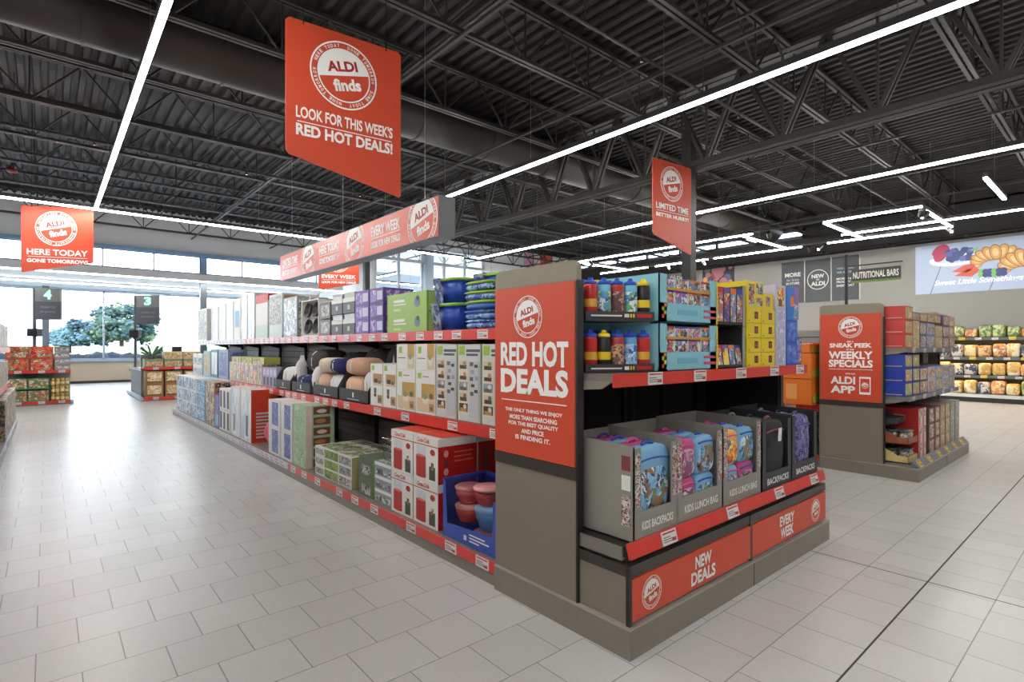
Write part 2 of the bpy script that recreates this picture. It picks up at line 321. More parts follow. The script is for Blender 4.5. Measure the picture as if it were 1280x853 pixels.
# ------------------------------------------------------------------ outside
gm = mat('lawn', (128, 144, 96), .9, var=.25, vs=1.2)
b = MB(); b.prism([(YG + .15, -.3), (YG + .15, -.12), (36, -.1), (46, 1.5), (160, 1.7), (160, -.3)], -90, 120, gm); o = b.build('lawn'); tag(o, 'sunlit lawn outside the shop windows', 'grass', kind='stuff')
b = MB(); b.box(-60, 80, YG + .2, 36, -.1, -.06, mat('asphalt', (110, 110, 114), .9, var=.1)); struct('car_park', b)
random.seed(3)
def hedge_mb(x0, x1, y, h, m):
    b = MB(); x = x0
    while x < x1:
        b.blob((x, y + random.uniform(-.3, .3), h * .45), (.75, .6, h * .55 * random.uniform(.9, 1.08)), m, 9, 6, 2.4, .12); x += .7
    return b
tag(hedge_mb(-22, 16, 33.5, 1.12, mat('hedge blue green', (24, 29, 42), .9, var=.4, vs=6)).build('hedge'), 'low dark blue-green hedge outside below the front windows', 'hedge', kind='stuff')
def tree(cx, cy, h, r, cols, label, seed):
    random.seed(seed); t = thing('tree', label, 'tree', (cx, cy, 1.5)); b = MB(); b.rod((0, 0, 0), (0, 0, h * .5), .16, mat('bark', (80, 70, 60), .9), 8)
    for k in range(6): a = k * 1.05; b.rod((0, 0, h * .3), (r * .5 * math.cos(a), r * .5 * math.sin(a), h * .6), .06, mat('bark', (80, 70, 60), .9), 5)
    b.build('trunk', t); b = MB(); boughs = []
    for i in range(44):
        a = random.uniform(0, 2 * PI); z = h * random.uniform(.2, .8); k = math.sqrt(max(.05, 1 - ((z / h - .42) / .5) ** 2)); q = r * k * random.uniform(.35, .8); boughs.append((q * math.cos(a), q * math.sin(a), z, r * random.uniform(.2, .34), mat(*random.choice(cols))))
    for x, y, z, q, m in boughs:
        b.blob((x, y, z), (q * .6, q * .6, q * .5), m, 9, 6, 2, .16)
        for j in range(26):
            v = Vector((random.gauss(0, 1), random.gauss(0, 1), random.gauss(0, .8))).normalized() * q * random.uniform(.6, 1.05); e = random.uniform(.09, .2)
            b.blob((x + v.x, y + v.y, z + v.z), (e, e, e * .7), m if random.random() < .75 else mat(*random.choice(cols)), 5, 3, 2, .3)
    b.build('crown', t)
tree(4.4, 52, 3.5, 2.7, [('leaf mid', (78, 100, 92), .9), ('leaf pale', (120, 138, 112), .9), ('leaf hazy blue', (64, 88, 96), .9)], 'large round leafy tree seen through the window under lane sign 3', 4)  # pale and bluish leaf tones of all three trees carry painted haze
tree(2.6, 58, 2.5, 2.1, [('leaf hazy blue pale', (104, 130, 142), .9), ('leaf hazy blue', (64, 88, 96), .9)], 'smaller bluish tree beyond the window, just left of the large round tree', 9)
tree(1.5, 70, 1.9, 2.0, [('leaf hazy blue pale', (104, 130, 142), .9)], 'faint low tree far off, leftmost of the three trees', 12)
# ================================================================== lights
def strip(axis, at, a0, a1, z, label, name='strip_light', w=.052, gaps=(), cables=True, grp=None, top=None):
    t = thing(name, label, 'light', (at, (a0 + a1) / 2, z) if axis == 'y' else ((a0 + a1) / 2, at, z), 0 if axis == 'y' else -PI / 2, grp)
    h = abs(a1 - a0) / 2; b = MB(); b.box(-w * .62, w * .62, -h, h, .012, .085, M['house'] if cables else M['wallw']); b.build('housing', t)
    b = MB(); y = -h
    for g0, g1 in list(gaps) + [(h, h)]:
        if g0 - y > .02: b.box(-w / 2, w / 2, y + .01, g0 - .01, -.016, .014, M['lamp'])
        y = g1
    b.build('diffuser', t)
    if cables:
        k = -h + .9
        while k < h: c = MB(); c.rod((0, k, .08), (0, k, (top or DZ + .02) - z), .004, M['cable'], 4); c.build('cable', t); k += 2.4
    return t
LZ = 4.25
strip('y', .75, -11.5, 13.93, LZ, 'long strip light over the left tiled aisle, ending at the cross light')
strip('y', 5.72, -11.5, 13.93, LZ, 'long strip light above the aisle between the two shelf runs')
strip('y', 10.4, -11.5, 13.8, LZ, 'long strip light beyond the sign for limited time deals')
strip('x', 14.0, -9, 10.0, LZ, 'cross strip light hung behind the hanging red sign on the left')
strip('x', YF - .06, -9, 11.2, 3.61, 'strip light fixed to the lower edge of the front bulkhead', cables=False)
strip('x', 24.0, -9, 8.6, 3.63, 'strip light on the front soffit above lane signs 3 and 4', cables=False)
strip('y', 13.35, 6.3, 17.6, LZ, 'strip light of the track frame with three cross bars, inner long side', gaps=[(1.2, 1.6), (3.2, 3.5)])
b = MB(); b.box(13.33, 13.37, 4.6, 6.3, LZ + .02, LZ + .06, M['house']); tag(b.build('track_rail'), 'unlit dark rail piece of the track frame, inner side', 'light track')
b = MB(); b.box(16.08, 16.12, 5.55, 6.2, LZ + .02, LZ + .06, M['house']); tag(b.build('track_rail'), 'unlit dark rail piece of the track frame, wall side', 'light track')
strip('y', 13.35, 2.85, 4.6, LZ, 'short strip light at the free end of the track frame, inner side')
strip('y', 16.1, 2.85, 5.55, LZ, 'short strip light at the free end of the track frame, wall side')
strip('y', 16.1, 6.2, 13.5, LZ, 'strip light of the track frame on its wall side, below the clerestory window', gaps=[(-1.0, -.8), (1.2, 1.5)])
strip('x', 2.9, 13.3, 16.4, LZ, 'cross strip light closing the free end of the track frame', gaps=[(-1.55, -.9), (1.1, 1.55)])
strip('x', 4.7, 13.45, 16.1, LZ, 'cross strip light of the track frame, second from its free end')
strip('x', 6.6, 13.45, 16.1, LZ, 'cross strip light of the track frame, third from its free end')
strip('x', 12.2, 13.45, 16.1, LZ, 'cross strip light of the track frame, farthest from its free end')
strip('y', 15.3, -3, 4.95, LZ + .02, 'strip light running past the track frame towards the croissant poster')
strip('x', 1.69, 11.9, 13.9, LZ, 'short lone strip light near the top right, clear of the others')
strip('y', -4.7, -11.5, 13.93, LZ, 'added unseen strip light over the aisle left of the leftmost shelf run')  # row out of view, added to brighten the left-facing panels and goods
strip('y', -8.9, -11.5, 13.93, LZ, 'added unseen strip light along the left wall of the shop')  # second unseen row, added for more light from the left
strip('y', 10.3, 18.6, 24.8, 4.3, 'strip light inside the glazed lobby, left one', top=5.31)
strip('x', 22.0, 9.4, 15.6, 4.32, 'strip light across the inside of the glazed lobby', top=5.31)
def spot(loc, yaw, label):
    t = thing('spotlight', label, 'spotlight', loc); b = MB(); b.rod((0, 0, .1), (0, 0, -.06), .012, M['black']); b.build('stem', t)
    a = Vector((math.cos(yaw) * .8, math.sin(yaw) * .8, -.6)).normalized(); c = Vector((0, 0, -.09)); b = MB(); b.rod(c - a * .08, c + a * .1, .05, M['dark'], 12); b.build('head', t)
    b = MB(); b.rod(c + a * .1, c + a * .106, .028, M['spotglow'], 12); b.build('lens', t)
SP = [((13.5, 2.9, LZ), .3, 'first spotlight on the free end of the track frame, inner corner'), ((13.8, 2.9, LZ), 2.6, 'second spotlight on the free end of the track frame, inner corner'), ((16.3, 2.9, LZ), .4, 'first spotlight at the wall-side corner of the track frame'),
      ((16.0, 2.9, LZ), -2.5, 'second spotlight at the wall-side corner of the track frame'), ((13.35, 8.1, LZ), .1, 'spotlight on the inner side of the track frame, first past the column'), ((13.35, 11.6, LZ), .1, 'spotlight on the inner track frame left of the column'),
      ((13.35, 5.9, LZ), .2, 'spotlight on the inner track frame between two cross bars'), ((16.1, 5.72, LZ), 2.8, 'spotlight between the two wall-side strips of the track frame, near one'), ((16.1, 6.0, LZ), .2, 'spotlight between the two wall-side strips of the track frame, far one'),
      ((16.1, 9.2, LZ), -2.2, 'spotlight on the wall-side track frame right of the column'), ((16.1, 10.5, LZ), -2.4, 'shining spotlight over the drink bottles'), ((13.35, 12.6, LZ), .5, 'spotlight at the far cross bar of the track frame')]
for s in SP: spot(*s)
# track rail with spots along the right wall
t = thing('wall_track', 'black pipe track along the top of the pale right wall', 'light track', (XW - .45, 0, 4.4)); b = MB(); b.rod((0, -6, 0), (0, 17, 0), .028, M['black'], 8); b.build('pipe', t)
for y in [-4 + 1.75 * i for i in range(12)]:
    b = MB(); b.rod((0, y, 0), (.42, y, 0), .014, M['black'], 6); b.blob((0, y, 0), (.06, .07, .06), M['black'], 8, 5); b.build('bracket', t)
# ================================================================== emblem and signs
def emblem(b, cx, cz, R, y, tilt=.24, detail=False, red=None, bold=.02):
    red = red or M['red']; e = .0012
    b.ring(cx, cz, R * .955, R, y, M['white']); b.ring(cx, cz, R * .75, R * .79, y, M['white']); 
    n = 40; s = lambda a, r: (cx + r * math.cos(a + tilt), y, cz + r * math.sin(a + tilt))
    b.poly([s(PI * i / n, R * .76) for i in range(n + 1)], M['white'])
    p = lambda u, v: (cx + (u * math.cos(tilt) - v * math.sin(tilt)) * R, cz + (u * math.sin(tilt) + v * math.cos(tilt)) * R)
    x, z = p(0, .27); b.text('ALDI', x, z, .92 * R, .3 * R, y - e, M['aldi'], tilt, .03)
    x, z = p(.02, -.27); b.text('finds', x, z, .84 * R, .36 * R, y - e, M['white'], tilt, .03)
    if detail:
        txt = 'HERE TODAY  GONE TOMORROW  SOME TODAY  NONE TOMORROW  '; N = len(txt)
        for i, ch in enumerate(txt):
            if ch == ' ': continue
            a = PI * .9 - 2 * PI * i / N; b.text(ch, cx + .872 * R * math.cos(a), cz + .872 * R * math.sin(a), .07 * R, .1 * R, y - e, M['white'], a - PI / 2)
    else:
        N = 44
        for i in range(N):
            if i % 11 == 10: continue
            a = 2 * PI * i / N; b.text('HOESTNGRWD'[i % 10], cx + .872 * R * math.cos(a), cz + .872 * R * math.sin(a), .085 * R, .1 * R, y - e, M['white'], a - PI / 2)
def hang_sign(label, loc, ang, w, hl, hr, line1, line2, detail, ztop=DZ + .02, second=True):
    """red board, origin at its top-left corner, facing -Y; slanted lower edge"""
    t = thing('hanging_sign', label, 'sign', loc, ang); b = MB(); c = .03
    b.prism([(c, 0), (w - c, 0), (w, -c), (w, -hr + c * .6), (w - c * .5, -hr), (c, -hl), (0, -hl + c), (0, -c)], 0, .012, M['red'], 'y'); b.build('board', t, tidy=True)
    R = w * .29; b = MB(); emblem(b, w * .48, -w * .36, R, -.002, .24, detail); b.build('emblem', t)
    b = MB(); H = min(hl, hr)
    b.text(line1, w * .5, -w * .76, w * .84, w * .1, -.002, M['white']); b.box(w * .09, w * .91, -.003, -.001, -w * .843, -w * .836, M['white'])
    b.text(line2, w * .5, -w * .905, w * .84, w * (.1 if second else .065), -.002, M['white'], 0, .03); b.build('lettering', t)
    for x in (w * .14, w * .86):
        b = MB(); b.rod((x, .006, -.02), (x, .006, ztop - loc[2]), .004, M['chrome'], 6); b.rod((x, .006, -.03), (x, .006, .06), .009, M['chrome'], 6); b.build('cable', t)
    return t
def from_px(px, py, d):
    u = (px - 640) / 675; return ((.652 + .758 * u) * d, (.758 - .652 * u) * d, 1.4 + (435 - py) / 675 * d)
hang_sign("large red hanging sign reading look for this week's red hot deals", from_px(357, 19, 4.63), -.107, 1.05, 1.18, 1.4, "LOOK FOR THIS WEEK'S", 'RED HOT DEALS!', True)
hang_sign('red hanging sign reading here today gone tomorrow at far left', from_px(26, 256, 10.9), -.394, 1.23, 1.36, 1.12, 'HERE TODAY', 'GONE TOMORROW!', False, second=False)
hang_sign('red hanging sign reading limited time, in front of the dark column', from_px(816, 196, 8.3), -.09, .95, 1.19, 1.42, 'LIMITED TIME', 'BETTER HURRY!', False, second=False)
hang_sign('red hanging sign reading every week, half behind the long sign box', from_px(398, 308, 14.6), -.45, 1.06, 1.18, .98, 'EVERY WEEK', 'LOOK FOR NEW DEALS!', False, second=False)
# long four-sided sign box over the first shelf run
lbm = mat('sign box red', (208, 76, 54), .3); lbs = mat('sign box end grey', (92, 94, 98), .4)
t = thing('sign_box', 'long red overhead sign box with round emblems above the first shelf run', 'sign', (3.08, 9.78, 2.56), -PI / 2)
LB = 5.04; b = MB(); b.box(0, LB, 0, .2, 0, .43, lbs); b.build('box', t)
b = MB(); b.box(.01, LB - .01, -.004, 0, .008, .422, lbm); b.build('face_panel', t)
seg = [(.7, 1.36, 'LIMITED TIME', 'BETTER HURRY!'), (2.25, 3.08, 'HERE TODAY', 'GONE TOMORROW!'), (3.72, 4.62, 'EVERY WEEK', 'LOOK FOR NEW DEALS!')]
for tx, ex, l1, l2 in ((.5, 1.35, *seg[0][2:]), (2.16, 3.0, *seg[1][2:]), (3.86, 4.71, *seg[2][2:])):
    b = MB(); emblem(b, ex, .215, .31, -.007, .24); b.v = [(x, y, min(max(z, .009), .421)) for x, y, z in b.v]; b.build('emblem', t)   # the round print runs off the face's edges
    b = MB(); b.text(l1, tx, .285, .74, .13, -.006, M['white'], 0, .03); b.box(tx - .36, tx + .36, -.0065, -.0055, .196, .204, M['white']); b.text(l2, tx, .12, .74, .085, -.006, M['white'], 0, .03); b.build('lettering', t)
for x in (.3, 2.4, 4.6): b = MB(); b.rod((x, .1, .43), (x, .1, 3.2), .004, M['cable'], 4); b.build('cable', t)
# ================================================================== shelving
TAGM = [mat('tag print red', (196, 60, 60), .5), mat('tag print grey', (120, 120, 122), .5)]
def tag_mesh(w=.125, h=.064, base=None):
    b = MB(); b.box(-w / 2, w / 2, -.004, 0, 0, h, base or M['offw'])
    b.box(-w * .42, w * .42, -.005, -.004, h * .78, h * .9, TAGM[0])
    for k in range(3): b.box(-w * .42, w * (.3 - .12 * k), -.005, -.004, h * (.2 + .16 * k), h * (.27 + .16 * k), TAGM[1])
    b.box(w * .15, w * .42, -.005, -.004, h * .15, h * .4, TAGM[0]); return b.mesh('price_tag')
TAG = tag_mesh(); TAGY = tag_mesh(.13, .075, M['yellow']); TAGY2 = tag_mesh(.1, .05, mat('tag cream', (226, 222, 196), .4))
def put_tag(parent, x, y, z, me=None, tilt=0, yaw=0):
    o = link('price_tag', me or TAG, parent, (x, y, z), yaw)
    if tilt: o.rotation_euler = (tilt, 0, yaw)
SLAT = None
def bay(w, label, loc, rz, rails, tags, both=True, shelves=((.865, .28), (1.54, .465)), group=None):
    """shelving bay, front to -Y, width along +X, spine 1.06..1.16 deep"""
    t = thing('shelving_bay', label, 'shelf unit', loc, rz, group); C = 1.16
    b = MB(); b.box(0, w, .03, C, 0, .07, M['plinth']); b.box(0, w, .0, C, .07, .138, M['grey']); b.box(.002, w - .002, -.004, .03, .002, .068, M['grey']); dk = b.build('base_deck', t)
    b = MB(); b.box(0, w, -.012, .004, .076, .14, M[rails[0]] if isinstance(rails[0], str) else rails[0]); b.build('price_rail', dk)
    for x in tags[0]: put_tag(dk, x * w, -.012, .078)
    b = MB(); b.box(0, w, 1.075, C, .138, 1.64, M['dark']); z = .15
    while z < 1.6: b.box(.01, w - .01, 1.055, 1.075, z, z + .088, M['slat']); z += .1
    b.build('back_panel', t)
    b = MB(); b.box(-.02, .02, 1.02, 1.06, .1, 1.62, M['dark'])
    for k in range(28): b.box(-.006, .006, 1.017, 1.02, .16 + k * .05, .185 + k * .05, M['black'])
    b.build('upright', t)
    for (zz, yf), r, tg in zip(shelves, rails[1:], tags[1:]):
        b = MB(); b.box(0, w, yf, 1.06, zz - .035, zz, M['grey'])
        for x in (.02, w - .02): b.prism([(yf + .08, zz - .035), (1.05, zz - .035), (1.05, zz - .15)], x - .004, x + .004, M['dark'])
        sh = b.build('shelf', t); b = MB(); b.box(0, w, yf - .014, yf, zz - .078, zz + .004, M[r] if isinstance(r, str) else r); b.build('price_rail', sh)
        for x in tg: put_tag(sh, x * w, yf - .014, zz - .07)
    return t
PALE = mat('rail pale', (196, 204, 222), .3)  # pale blue on far bays stands in for printed tags under window glare
NB = 9; BW = 10.76 / NB
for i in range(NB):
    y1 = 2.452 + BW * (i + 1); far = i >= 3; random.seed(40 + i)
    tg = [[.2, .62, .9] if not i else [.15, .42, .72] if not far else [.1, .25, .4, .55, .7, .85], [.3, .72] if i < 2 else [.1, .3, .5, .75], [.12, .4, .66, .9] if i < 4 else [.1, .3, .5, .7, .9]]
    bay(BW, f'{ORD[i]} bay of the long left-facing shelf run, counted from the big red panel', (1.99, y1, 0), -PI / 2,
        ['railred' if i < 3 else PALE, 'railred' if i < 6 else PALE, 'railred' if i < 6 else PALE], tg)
# right-hand half of the first run (seen only from the side) and both halves of the second run
for i in range(3): bay(3.58, f'{ORD[i]} plain shelf bay on the right side of the first run, from the endcap', (4.31, 2.452 + 3.586 * i, 0), PI / 2, ['railred'] * 3, [[.2, .6], [.3, .7], [.4, .8]])
for i in range(4): bay(BW, f'{ORD[i]} left-facing bay of the second shelf run, counted from the app sign', (6.86, 2.452 + BW * (i + 1), 0), -PI / 2, ['railred'] * 3, [[.2, .6], [.3, .7], [.4, .8]], shelves=((.72, .1), (1.46, .3)))
# ---- endcap with deep display deck
def side_panel(t, W_, x, out, poster, tp=1.838):
    """upright side panel at local x, its outer face towards sign(out)"""
    x0, x1 = (x, x + .035); b = MB(); b.box(x0, x1, .318, .955, .14, 1.74, M["brown"])
    b.prism([(.318, 1.74), (.955, 1.74), (.955, tp - .03), (.945, tp - .01), (.92, tp), (.35, tp), (.328, tp - .01), (.318, tp - .03)], x0, x1, M['taupe2'])
    o = x0 - .006 if out < 0 else x1 + .006
    b.box(min(o, x0), max(o, x1), .318, .955, .742, .8, M['band']); b.box(x0 - .004, x1 + .004, .308, .32, .142, 1.735, M['dark'])
    return b.build('side_panel', t, tidy=False)
def endcap(loc, W_, label):
    t = thing('endcap_display', label, 'display unit', loc)
    b = MB(); b.box(-.014, W_ + .014, -.014, .95, 0, .138, M['plinth'])
    for x in (W_ / 2 - .002,): b.box(x, x + .004, -.016, -.014, 0, .138, M['dark'])
    b.box(-.016, W_ + .016, -.016, .95, .134, .142, mat('plinth lip highlight', (168, 162, 152), .3, .2)); b.build('plinth', t)  # top edge in a paler tone: a highlight painted onto the plinth
    b = MB(); b.box(.012, W_ - .012, .016, .95, .142, .395, M['brown']); b.box(.006, W_ - .006, .006, .95, .36, .41, M['band']); b.box(.03, W_ - .03, .04, .95, .41, .44, M['dark'])
    b.box(.01, .11, .05, .32, .425, .487, M['grey']); b.box(W_ / 2 - .012, W_ / 2 + .012, .0, .02, .142, .41, M['band']); b.box(.0, .02, .0, .02, .142, .405, M['dark']); b.build('base_cabinet', t)
    b = MB(); b.box(.02, W_ - .02, .03, .95, .44, .49, M['dark']); dk = b.build('deck', t)
    b = MB(); b.prism([(.0, .44), (.018, .435), (.034, .505), (.018, .51)], .018, W_ - .018, M['railred']); rl = b.build('price_rail', dk, tidy=True)
    for x in (.13, .4, .66, .9): put_tag(dk, .02 + x * W_, .0, .443, tilt=-.25)
    for x0, x1, txt, ex, tx in ((.02, W_ / 2 - .014, ('NEW', 'DEALS'), .17, .63), (W_ / 2 + .014, W_ - .02, ('EVERY', 'WEEK'), 2.13, 1.66)):
        b = MB(); b.box(x0, x1, .0, .012, .158, .35, M['red']); p = b.build('deal_sign', t)
        b = MB(); b.text(txt[0], tx, .289, .16 if len(txt[0]) < 4 else .22, .066, -.002, M['white'], 0, .03); b.text(txt[1], tx, .212, .24 if txt[0] == 'NEW' else .2, .068, -.002, M['white'], 0, .03); b.build('lettering', p)
        b = MB(); emblem(b, ex, .254, .078, -.002, .24); b.build('emblem', p)
    b = MB(); b.box(.04, W_ - .04, .94, .955, .49, 1.8, M['blackin'])
    for k in range(5): x = .2 + k * (W_ - .4) / 4; b.box(x - .02, x + .02, .915, .94, .49, 1.8, M['dark'])
    b.build('back_panel', t)
    for x0, x1 in ((.035, .041), (W_ - .041, W_ - .035)): b = MB(); b.box(x0, x1, .33, .935, .5, 1.76, M['blackin']); b.build('liner', t)
    for x, o in ((0, -1), (W_ - .035, 1)): sp = side_panel(t, W_, x, o, None)
    # red poster on the left panel, facing -X
    b = MB(); b.box(0, .625, -.005, 0, 0, .925, M['red']); b.box(-.006, .631, -.002, .002, -.012, .0, M['dark']); ps = b.build('poster', t, (-.001, .951, .808), -PI / 2)
    b = MB(); b.text('RED HOT', .318, .558, .53, .135, -.0065, M['white'], 0, .03); b.text('DEALS', .318, .408, .53, .14, -.0065, M['white'], 0, .035)
    b.box(.06, .57, -.0066, -.005, .298, .303, M['white'])
    for i, l in enumerate(('THE ONLY THING WE ENJOY', 'MORE THAN SEARCHING', 'FOR THE BEST QUALITY', 'AND PRICE', 'IS FINDING IT.')): b.text(l, .318, .245 - .036 * i, .45 * len(l) / 23, .025, -.0065, M['white'], 0, .025)
    b.build('lettering', ps); b = MB(); emblem(b, .28, .76, .115, -.0065, .24, True); b.build('emblem', ps)
    # upper shelf
    b = MB(); b.box(.05, W_ - .04, .135, .94, 1.235, 1.272, M['grey'])
    for x in (.045, W_ - .05): b.prism([(.14, 1.235), (.93, 1.235), (.93, 1.16), (.4, 1.185), (.2, 1.2)], x - .005, x + .012, mat('bracket beige', (140, 134, 120), .45))
    sh = b.build('shelf', t); b = MB(); b.box(.05, W_ - .03, .122, .136, 1.21, 1.275, M['railred']); b.build('price_rail', sh)
    for x in (.16, .345, .55, .75, .93): put_tag(sh, x * W_, .122, 1.212)
    return t
endcap((1.98, 1.494, 0), 2.34, 'brown endcap display with the red hot deals panel at the near shelf end')
# ---- second endcap with low tray and two shelves
def endcap_low(loc, W_, label):
    t = thing('endcap_display', label, 'display unit', loc)
    b = MB(); b.box(-.014, W_, 0, .95, 0, .13, M['plinth']); b.box(-.016, W_ + .004, -.004, .95, .128, .138, mat('plinth lip highlight', (168, 162, 152), .3, .2)); b.box(W_ / 2 - .002, W_ / 2 + .003, -.002, 0, 0, .135, M['dark']); b.build('plinth', t)  # same painted highlight along the plinth's top edge
    b = MB(); b.box(.03, W_ - .02, .06, .95, .138, .16, M['grey']); dk = b.build('deck', t)
    blue = mat('rail blue grey', (104, 110, 130), .35); b = MB(); b.prism([(-.002, .135), (.0, .135), (.055, .205), (.06, .21), (.07, .2), (.06, .14)], .01, W_ - .01, blue); b.build('price_rail', dk, tidy=True)
    for x in (.06, .22, .4, .56, .72, .88): put_tag(dk, x * W_, .006, .142, TAGY, -.68)
    b = MB(); b.box(.04, W_ - .04, .94, .955, .16, 1.8, M['blackin']); b.build('back_panel', t)
    for x, o in ((0, -1), (W_ - .035, 1)): side_panel(t, W_, x, o, None, 1.892)
    b = MB(); b.box(0, .61, -.005, 0, 0, .98, M['red']); ps = b.build('poster', t, (-.001, .943, .802), -PI / 2)
    b = MB(); emblem(b, .31, .83, .12, -.0065, .24); b.build('emblem', ps)
    b = MB()
    for l, z, w, h in (('GET A', .667, .07, .018), ('SNEAK PEEK', .625, .42, .05), ('AT OUR', .578, .08, .018), ('WEEKLY', .515, .44, .085), ('SPECIALS', .42, .44, .085), ('WITH OUR', .305, .1, .018), ('ALDI', .23, .25, .085), ('APP', .125, .25, .085)):
        b.text(l, .31 if l not in ('ALDI', 'APP') else .235, z, w, h, -.0065, M['white'], 0, .03)
    b.box(.09, .53, -.0066, -.005, .352, .357, M['white']); b.build('lettering', ps)
    b = MB(); b.box(.4, .51, -.0066, -.005, .08, .275, M['white']); b.box(.41, .5, -.0072, -.0066, .105, .255, M['red']); emblem(b, .455, .18, .035, -.0078, .24); b.build('phone_icon', ps)
    for zz, yf in ((1.395, .115), (.872, .115)):
        b = MB(); b.box(.05, W_ - .04, yf, .94, zz - .035, zz, M['grey'])
        for x in (.045, W_ - .05): b.prism([(yf, zz - .035), (.93, zz - .035), (.93, zz - .1), (.4, zz - .085), (.2, zz - .06)], x - .005, x + .012, mat('bracket beige', (140, 134, 120), .45))
        sh = b.build('shelf', t); b = MB(); b.box(.05, W_ - .03, yf - .014, yf, zz - .045, zz + .004, blue); b.build('price_rail', sh)
        for x in (.1, .28, .46, .64, .82): put_tag(sh, x * W_, yf - .014, zz - .046, TAGY2)
    return t
endcap_low((6.86, 1.494, 0), 2.5, 'brown endcap display with the sneak peek app poster at right')
# ================================================================== goods: materials
def C(name, c, r=.5): return mat(name, c, r)
photo_brown = art('photo print browns', [(120, 82, 48), (170, 130, 84), (90, 60, 44), (208, 190, 160), (60, 50, 44)], 22)
photo_must = art('photo print mustard', [(186, 146, 60), (160, 122, 52), (202, 170, 96), (120, 110, 70)], 14)
photo_room = art('photo print tan room', [(206, 184, 150), (190, 166, 130), (120, 130, 96), (222, 210, 190), (150, 120, 90)], 26)
photo_grey = art('photo print greys', [(120, 122, 122), (180, 184, 184), (70, 72, 74), (206, 208, 208), (150, 146, 140)], 26)
photo_food = art('photo print food', [(190, 60, 44), (214, 120, 70), (226, 190, 150), (120, 40, 36), (240, 226, 210)], 18)
toyart = art('toy print', [(60, 90, 180), (220, 190, 70), (200, 80, 150), (90, 170, 120), (240, 236, 230), (60, 50, 70), (220, 110, 60), (150, 120, 200)], 30, .35, (1, 1, 1), .5, .6)
toypink = art('toy print pinks', [(206, 90, 160), (236, 226, 236), (130, 110, 180), (90, 170, 200), (80, 60, 80), (224, 200, 120)], 30, .35, (1, 1, 1), .5, .6)
toyblue = art('bag print blues', [(150, 196, 226), (120, 180, 224), (60, 80, 120), (216, 226, 232), (104, 130, 90), (150, 104, 76), (44, 50, 70)], 16, .4, (1, 1, .7), .6, .6)
bagpink = art('bag print pinks', [(196, 80, 140), (226, 206, 216), (150, 70, 110), (110, 96, 130), (210, 150, 180), (90, 66, 80)], 16, .4, (1, 1, .7), .6, .6)
bagyel = art('bag print yellows', [(240, 190, 50), (230, 110, 50), (60, 80, 160), (250, 220, 110), (150, 60, 50)], 16, .4, (1, 1, .7), .6, .6)
teeny = art('small icons strip', [(150, 120, 140), (200, 180, 170), (120, 60, 70), (214, 206, 196), (96, 104, 120)], 40)
palegl = art('glare-washed print', [(226, 232, 238), (206, 216, 228), (236, 240, 242), (190, 206, 222), (214, 222, 220)], 7, .4, (1, 1, .25))  # white cartons with washed-out window glare put into the print tones
blueart = art('blue print', [(90, 100, 170), (120, 130, 190), (70, 84, 150), (150, 160, 205)], 24)
icefr = art('small box fronts', [(210, 220, 236), (60, 60, 74), (150, 190, 226), (236, 240, 246), (100, 110, 140), (40, 40, 50)], 16, .4, (1, 1, .5))
magz = art('colourful covers', [(210, 90, 90), (160, 190, 110), (220, 190, 120), (120, 100, 170), (236, 226, 216), (230, 150, 120)], 14, .4, (1, 1, .5))
darkp = art('dark pans', [(40, 40, 44), (150, 156, 160), (206, 212, 216), (80, 84, 88), (120, 110, 96)], 13, .35)
amber = art('amber jars', [(196, 160, 70), (150, 116, 46), (226, 200, 120), (110, 84, 40)], 12, .3)
greenred = art('green red packs', [(70, 120, 80), (90, 136, 92), (176, 84, 66), (216, 204, 180), (130, 90, 70)], 18)
tomato = art('red tomato print', [(206, 70, 50), (230, 110, 80), (160, 40, 36), (120, 140, 90), (226, 196, 176)], 12)
cans = art('canned goods', [(196, 170, 120), (150, 110, 70), (222, 204, 160), (150, 110, 90), (206, 190, 160)], 18)
white = C('carton white', (228, 228, 224)); lime = C('lime', (150, 186, 60)); limeg = C('lime carton', (142, 178, 66), .4); palegr = C('carton pale green', (168, 194, 160))
purple = C('carton purple', (112, 84, 164)); purpd = C('carton deep purple', (86, 62, 138)); lav = C('carton lavender', (196, 194, 222)); navy = C('navy fabric', (38, 48, 92), .85)
cola = C('carton red', (190, 36, 30), .4); darkgr = C('carton charcoal', (84, 86, 92)); silver = C('silver tin', (176, 178, 176), .35); ltan = C('carton tan', (182, 150, 108)); redc = C('carton orange red', (205, 58, 30))
ltblue = C('display light blue', (134, 196, 214)); yell = C('carton yellow', (232, 206, 40), .4); royal = C('carton royal blue', (40, 66, 168), .4); orange = C('carton orange', (222, 116, 36), .4); coral = C('carton coral red', (198, 66, 66), .4)
# ------------------------------------------------------------------ first run, top shelf (z 1.545)
T = 1.545; XT = 2.5
for i, (y0, y1) in enumerate(((12.9, 13.14), (12.6, 12.86), (12.3, 12.56))):
    pk('L', 'framed_print', ['far', 'middle', 'near'][i] + ' of three narrow white-edged framed prints at the far top shelf end', 'framed print', y0, y1, 2.44, T, .66, .7, white, [('F', .1, .9, .04, .96, photo_grey), ('R', .1, .92, .05, .95, art('taupe streaks', [(150, 144, 136), (120, 114, 108), (176, 170, 160)], 8, .5, (1, 1, .2)))], 'framed prints on the top shelf')
for i, (y0, y1, h) in enumerate(((11.62, 12.22, .66), (11.05, 11.56, .68), (10.5, 11.0, .69))):
    pk('L', 'tall_box', ['farthest', 'middle', 'nearest'][i] + ' of the three plain pale tall boxes beside the framed prints', 'box', y0, y1, XT, T, h, .5, white, [('F', .03, .97, .02, .98, palegl), ('R', .03, .97, .02, .98, palegl)], 'pale tall boxes on the top shelf')
